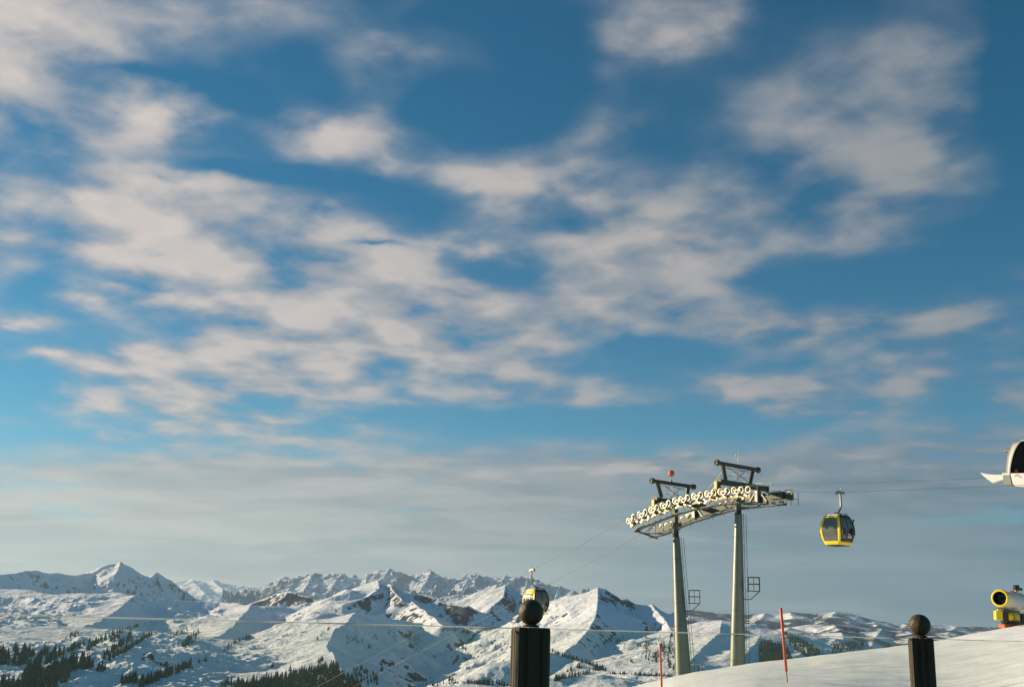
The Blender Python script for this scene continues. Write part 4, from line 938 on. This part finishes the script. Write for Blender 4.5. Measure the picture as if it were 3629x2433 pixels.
dense += wood([(1250,2362),(1300,2376),(1345,2400),(1340,2425),(1290,2430),(1250,2390)], 60, 11)
dense += wood([(0,2420),(60,2425),(140,2400),(230,2385),(250,2400),(200,2440),(0,2450)], 120, 15)
dense += wood([(800,2420),(860,2414),(880,2440),(780,2440)], 30, 12)
dense += wood([(2375,2250),(2400,2245),(2400,2390),(2360,2350)], 60, 11)
dense += wood([(2690,2280),(2720,2272),(2790,2300),(2810,2345),(2690,2360)], 500, 12)
dense += wood([(2780,2245),(2820,2258),(2900,2300),(2920,2325),(2860,2330),(2800,2290)], 260, 11)
dense += wood([(2950,2290),(3000,2275),(3100,2282),(3060,2300),(2940,2315)], 120, 12)
for cx, cy, rx, ry, n in [(1255,2268,30,14,24),(1330,2255,9,14,14),(1385,2240,18,12,12),(1470,2265,30,14,20),(1310,2290,9,12,10),(1400,2262,8,12,8),(1600,2233,50,5,44),(1700,2234,40,4,26),(1760,2300,8,12,8),(2190,2275,24,16,26),(2290,2290,22,40,60),(2320,2325,16,30,40),(2350,2300,16,45,60),(2240,2345,5,5,4),(2020,2375,10,12,10),(1440,2150,14,16,10),(1520,2180,12,10,8),(1550,2170,18,25,22)]:
    for k in range(n):
        p = hit('snowy_hillside', cx + rt.gauss(0, rx * .5), cy + rt.gauss(0, ry * .5))
        if p is not None and p.y < 5500: dense.append((p, 8 * rt.uniform(.5, 1.3)))
mass('forest', dense)

# ================================================================ LIGHT AND SKY
SUN_EL = math.radians(15); SUN_AZ = math.radians(-68)          # azimuth from +Y, towards +X positive
sd = Vector((math.sin(SUN_AZ) * math.cos(SUN_EL), math.cos(SUN_AZ) * math.cos(SUN_EL), math.sin(SUN_EL)))
sl = bpy.data.lights.new('sun', 'SUN'); sl.energy = 5.0; sl.angle = math.radians(.53); sl.color = (1.0, .82, .58)
so = bpy.data.objects.new('sun', sl); COL.objects.link(so); so.rotation_euler = sd.to_track_quat('Z', 'Y').to_euler()
w = bpy.data.worlds.new('World'); scene.world = w; w.use_nodes = True; nt = w.node_tree; nt.nodes.clear()
L = nt.links.new
out = N(nt, 'ShaderNodeOutputWorld'); bg = N(nt, 'ShaderNodeBackground'); L(bg.outputs[0], out.inputs[0]); bg.inputs[1].default_value = .074
sky = N(nt, 'ShaderNodeTexSky'); sky.sky_type = 'NISHITA'; sky.sun_disc = False; sky.sun_elevation = SUN_EL; sky.sun_rotation = SUN_AZ
sky.altitude = 2400; sky.air_density = 1.0; sky.dust_density = .6; sky.ozone_density = 1.5
tc = N(nt, 'ShaderNodeTexCoord'); sp = N(nt, 'ShaderNodeSeparateXYZ'); L(tc.outputs['Generated'], sp.inputs[0])
def mth(op, a, b=None, c=None, clamp=False):
    n = N(nt, 'ShaderNodeMath', operation=op); n.use_clamp = clamp
    for i, v in enumerate((a, b, c)):
        if v is None: continue
        if isinstance(v, (int, float)): n.inputs[i].default_value = v
        else: L(v, n.inputs[i])
    return n.outputs[0]
yy = mth('ADD', mth('ABSOLUTE', sp.outputs['Y']), .02)
ga = mth('DIVIDE', sp.outputs['X'], yy); gb = mth('DIVIDE', sp.outputs['Z'], yy)
# the same direction on a level cloud deck overhead
zc_ = mth('ADD', mth('ABSOLUTE', sp.outputs['Z']), .09)
cp = N(nt, 'ShaderNodeCombineXYZ'); L(mth('DIVIDE', sp.outputs['X'], zc_), cp.inputs[0]); L(mth('DIVIDE', sp.outputs['Y'], zc_), cp.inputs[1])
def noise(vec, scale, detail=6, rough=.55, dist=0.0, mscale=None, mrot=0, off=(0, 0, 0)):
    if mscale:
        mp = N(nt, 'ShaderNodeMapping'); mp.inputs['Scale'].default_value = mscale; mp.inputs['Rotation'].default_value = (0, 0, mrot); mp.inputs['Location'].default_value = off; L(vec, mp.inputs[0]); vec = mp.outputs[0]
    n = N(nt, 'ShaderNodeTexNoise'); n.inputs['Scale'].default_value = scale; n.inputs['Detail'].default_value = detail; n.inputs['Roughness'].default_value = rough; n.inputs['Distortion'].default_value = dist; L(vec, n.inputs['Vector']); return n
n_w = noise(cp.outputs[0], 1.6, 3, .5)
gv = N(nt, 'ShaderNodeCombineXYZ'); L(ga, gv.inputs[0]); L(gb, gv.inputs[1])
n_w2 = noise(gv.outputs[0], 9.0, 4, .55, 0, (1, 1.6, 1), math.radians(15))
def warp(nn, amt):
    s = N(nt, 'ShaderNodeVectorMath', operation='SUBTRACT'); L(nn.outputs['Color'], s.inputs[0]); s.inputs[1].default_value = (.5, .5, .5)
    m_ = N(nt, 'ShaderNodeVectorMath', operation='MULTIPLY'); L(s.outputs[0], m_.inputs[0]); m_.inputs[1].default_value = amt; return m_.outputs[0]
g1 = N(nt, 'ShaderNodeVectorMath', operation='ADD'); L(gv.outputs[0], g1.inputs[0]); L(warp(n_w2, (.075, .045, 0)), g1.inputs[1])
G = g1.outputs[0]
K = 1.5516
def blobs(lst, mul=1.7):
    acc = None
    for cx, cy, rx, ry, rot, st in lst:
        cx *= K; cy *= K; rx *= K; ry *= K; r = math.radians(rot)
        c = Vector(am(cx, cy)); ex = Vector(am(cx + 10 * math.cos(r), cy - 10 * math.sin(r))) - c; ey = Vector(am(cx + 10 * math.sin(r), cy + 10 * math.cos(r))) - c
        sx = ex.length / 10 * rx; sy = ey.length / 10 * ry; ang = math.atan2(ex.y, ex.x)
        mp = N(nt, 'ShaderNodeMapping'); mp.vector_type = 'TEXTURE'
        mp.inputs['Location'].default_value = (c.x, c.y, 0); mp.inputs['Rotation'].default_value = (0, 0, ang); mp.inputs['Scale'].default_value = (sx * mul, sy * mul, 1)
        L(G, mp.inputs[0]); gr = N(nt, 'ShaderNodeTexGradient'); gr.gradient_type = 'QUADRATIC_SPHERE'; L(mp.outputs[0], gr.inputs[0])
        acc = mth('MULTIPLY_ADD', gr.outputs['Fac'], st * 1.8, acc if acc is not None else 0.0)
    return acc
bright = [(1530,105,200,75,22,.95),(1640,50,90,40,20,.5),(760,335,190,58,-8,1.05),(900,385,110,40,-25,.6),(390,275,120,62,5,.8),(300,245,60,40,0,.5),(470,300,90,30,15,.5),
 (400,470,170,60,-12,.95),(240,480,110,35,-15,.7),(740,520,155,45,-8,.8),(330,590,260,38,-6,1.0),(470,620,200,45,-15,.7),(250,690,140,28,-5,.8),(480,710,230,36,-12,.9),
 (75,735,115,26,-8,.9),(130,810,160,16,0,.7),(340,830,100,38,-8,.85),(260,860,120,22,-5,.7),(1090,430,140,55,-20,.85),(1180,450,80,60,-30,.5),(1400,520,230,55,-24,.8),(1540,560,130,60,-25,.7),(1090,585,120,38,-12,.75),
 (1380,620,110,42,-8,.85),(880,640,230,50,-10,.95),(1010,690,200,50,-15,.8),(700,760,260,60,-10,.6),(650,830,220,60,-8,.65),(800,850,100,30,0,.5),(1150,880,130,26,-8,.7),(940,925,60,10,0,.5),(1650,900,120,28,-5,.6),(1850,930,120,34,-5,.8),
 (1780,745,110,36,-10,.7),(1870,770,100,28,10,.5),(2030,725,150,22,0,.5),(1370,700,200,35,-6,.5),(1240,800,180,50,0,.4),(220,935,100,22,-5,.7),(430,925,130,26,-10,.6),(560,960,150,24,-5,.5),(250,1005,70,10,0,.6),(420,1010,80,14,0,.4),(700,1015,170,20,-3,.5),(430,1060,120,16,0,.4),
 (1420,1062,110,26,5,.8),(1540,1060,110,20,0,.4),(1830,1052,110,20,2,.8),(660,190,80,22,-25,.6),(2310,640,70,40,20,.4),(2080,860,100,35,20,.4),(1330,350,60,25,0,.3),(1300,400,170,40,20,.4),(60,20,230,120,-50,1.1),(20,230,90,160,-20,.5),(0,0,230,170,-40,1.3),(800,250,60,50,30,.25),(900,150,110,60,20,.3)]  # the upper-left corner blobs paint a glare as bright cloud
veil = [(1850,300,430,150,32,.62),(2080,200,160,110,25,.6),(1800,500,420,120,10,.6),(2000,430,260,140,30,.6),(1400,340,260,70,12,.6),(1180,400,200,110,-20,.5),(880,180,160,110,35,.5),(150,300,240,170,10,.9),(40,560,90,160,0,.7),(100,160,200,160,0,.8),(400,80,300,70,0,.6),(560,30,260,50,0,.5),(1300,10,260,60,-10,.5),
 (400,520,330,130,-8,1.0),(760,640,450,120,-12,1.15),(950,780,400,110,-5,1.2),(1550,640,260,110,-15,.6),(500,870,380,70,-5,.5),(550,800,330,130,-8,.7),(1350,600,350,150,-20,.7),(1350,720,420,70,-5,.75),(1900,740,350,50,2,.5),(2150,760,250,60,8,.5),(2000,860,230,80,12,.6),(1750,880,230,60,-4,.6),(2300,900,150,70,10,.6),
 (400,880,330,70,-5,.5),(500,980,420,70,-2,.6),(800,1090,600,40,0,.5),(1400,1080,420,45,2,.6),(2050,1080,420,80,5,.9),(2200,960,260,50,8,.4),(1250,900,420,50,-3,.5),(2150,160,260,120,30,.15)]
holes = [(1110,290,190,75,-15,1.0),(1240,130,90,110,30,.8),(640,425,260,26,-6,.8),(560,250,140,40,-30,.6),(330,190,220,22,-8,.35),(90,660,70,40,0,.5),(850,565,90,12,-8,.5),(740,595,110,10,-5,.5),(850,800,50,20,-10,.5),(40,880,120,60,0,.7),
 (1480,820,260,45,-4,.6),(1300,970,340,45,0,.5),(1720,660,220,35,-10,.6),(2290,180,90,230,0,.7),(1560,320,90,60,60,.3),(2260,520,120,60,20,.5),(1640,970,200,40,0,.5),(180,480,80,22,-20,.3),(380,430,90,14,-10,.4),(560,560,70,14,-30,.35),(1180,600,60,20,-20,.4),(950,500,60,30,-30,.4),(1300,540,70,18,-30,.3),(380,660,140,10,-12,.35),(1000,60,120,40,10,.3),(2050,630,260,40,10,.5)]
Hn = blobs(holes)
B = mth('SUBTRACT', blobs(bright), mth('MULTIPLY', Hn, .6), clamp=False); V = mth('SUBTRACT', mth('ADD', blobs(veil, 1.8), .33), mth('MULTIPLY', Hn, .8))
# low stratus: a long band near the skyline, from its height above the horizon
def mrange(v, a, b, c=0.0, d=1.0, smooth=True):
    n = N(nt, 'ShaderNodeMapRange'); n.interpolation_type = 'SMOOTHSTEP' if smooth else 'LINEAR'
    L(v, n.inputs['Value']); n.inputs['From Min'].default_value = a; n.inputs['From Max'].default_value = b; n.inputs['To Min'].default_value = c; n.inputs['To Max'].default_value = d; return n.outputs[0]
n_a = noise(cp.outputs[0], 4.6, 3.5, .45, .15, (1, .9, 1), math.radians(20))
n_b = noise(gv.outputs[0], 11.0, 9, .62, .35, (1, 2.2, 1), math.radians(-12))
n_c = noise(gv.outputs[0], 5.0, 6, .5, .2, (1, 5.0, 1), math.radians(-2))
gx = mrange(ga, -.45, .45, -.012, .03, False)
lay = mth('MULTIPLY', mrange(mth('SUBTRACT', mth('ADD', gb, mth('MULTIPLY', n_c.outputs[0], .06)), gx), .205, .125), mrange(n_c.outputs[0], .36, .60, .30, 1.3))
lay = mth('ADD', lay, mth('MULTIPLY', mrange(gb, .11, .02), .9))
n_d = noise(cp.outputs[0], 13.0, 6, .62, .4, (1, .75, 1), math.radians(35))
fb = mth('ADD', mth('ADD', mth('MULTIPLY', n_a.outputs[0], .70), mth('MULTIPLY', n_b.outputs[0], .18)), mth('MULTIPLY', n_d.outputs[0], .12))
bm_ = mth('MULTIPLY', B, mrange(fb, .36, .64, .12, 1.6, False)); vm_ = mth('MULTIPLY', V, mrange(fb, .35, .64, .15, 1.6, False))
vtot = mth('ADD', vm_, mth('MULTIPLY', lay, 2.3)); vtot = mth('ADD', vtot, mth('MULTIPLY', bm_, .9))
front = mrange(sp.outputs['Y'], -.25, .15)
vmask = mth('MULTIPLY', mth('MULTIPLY', mrange(vtot, .05, 2.1), .88), front)
bmask = mth('MULTIPLY', mrange(mth('ADD', bm_, mth('MULTIPLY', mth('MULTIPLY', vm_, mrange(n_a.outputs[0], .45, .66)), .6)), .20, 2.3), mth('MULTIPLY', mrange(n_d.outputs[0], .30, .62, .62, 1.0, False), front))
# sky colour
hs = N(nt, 'ShaderNodeHueSaturation'); hs.inputs['Saturation'].default_value = 1.25; hs.inputs['Value'].default_value = 1.0; L(sky.outputs[0], hs.inputs['Color'])
tint = N(nt, 'ShaderNodeMix', data_type='RGBA'); tint.blend_type = 'MULTIPLY'; tint.inputs['Factor'].default_value = 1; L(hs.outputs[0], tint.inputs['A']); TINT = tint
def mixc(f, a, b):
    n = N(nt, 'ShaderNodeMix', data_type='RGBA'); L(f, n.inputs['Factor'])
    for s, v in (('A', a), ('B', b)):
        if isinstance(v, tuple): n.inputs[s].default_value = (*v, 1)
        else: L(v, n.inputs[s])
    return n.outputs['Result']
L(mixc(mrange(gb, .05, .55), (.42, .90, .86), (.04, .82, .82)), TINT.inputs['B'])
# clouds are lit from the sun's side (left): brighter and warmer there
sunside = mrange(ga, .55, -.45)
n_s = noise(gv.outputs[0], 4.0, 7, .60, .4, (1, 9.0, 1), math.radians(1.5))
stk = mrange(n_s.outputs[0], .38, .62)
grey = mixc(mrange(gb, .22, .05), mixc(mrange(fb, .40, .60), mixc(sunside, (1.5, 1.95, 2.5), (3.1, 3.3, 3.7)), mixc(sunside, (2.3, 2.6, 2.9), (4.6, 4.4, 4.3))), mixc(stk, mixc(sunside, (.35, .95, 1.55), (3.9, 3.9, 3.6)), mixc(sunside, (1.15, 1.75, 2.25), (6.0, 5.4, 4.6))))
white = mixc(sunside, (3.0, 3.0, 3.1), (5.9, 5.25, 4.95))
c1 = mixc(vmask, tint.outputs['Result'], grey)
c2 = mixc(bmask, c1, white)
c3 = mixc(mrange(sp.outputs['Z'], -.10, -.01), (.5, .62, .8), c2)      # unseen land below the skyline, made dark to deepen the shaded sides
L(c3, bg.inputs[0])
w.cycles.sampling_method = 'MANUAL'; w.cycles.sample_map_resolution = 512

# ---------------------------------------------------------------- air
hb = MB(); hb.box((3000, 13500, 280), (34000, 31000, 2200)); hz_o = None
hm = bpy.data.materials.new('haze_air'); hm.use_nodes = True; hn = hm.node_tree; hn.nodes.clear()
ho = N(hn, 'ShaderNodeOutputMaterial'); hv = N(hn, 'ShaderNodeVolumePrincipled'); hv.inputs['Color'].default_value = (.60, .80, 1.0, 1); hv.inputs['Density'].default_value = 2.6e-5; hv.inputs['Anisotropy'].default_value = 0.2
hn.links.new(hv.outputs[0], ho.inputs['Volume'])
if True:
    h_o = hb.build('haze', hm); tag(h_o, kind='stuff')

# ---------------------------------------------------------------- render settings
scene.render.engine = 'CYCLES'
scene.cycles.volume_bounces = 0; scene.cycles.max_bounces = 8; scene.cycles.transparent_max_bounces = 12
scene.view_settings.view_transform = 'Standard'; scene.view_settings.look = 'None'; scene.view_settings.exposure = .58; scene.view_settings.gamma = 1
scene.render.resolution_x = 1024; scene.render.resolution_y = 686
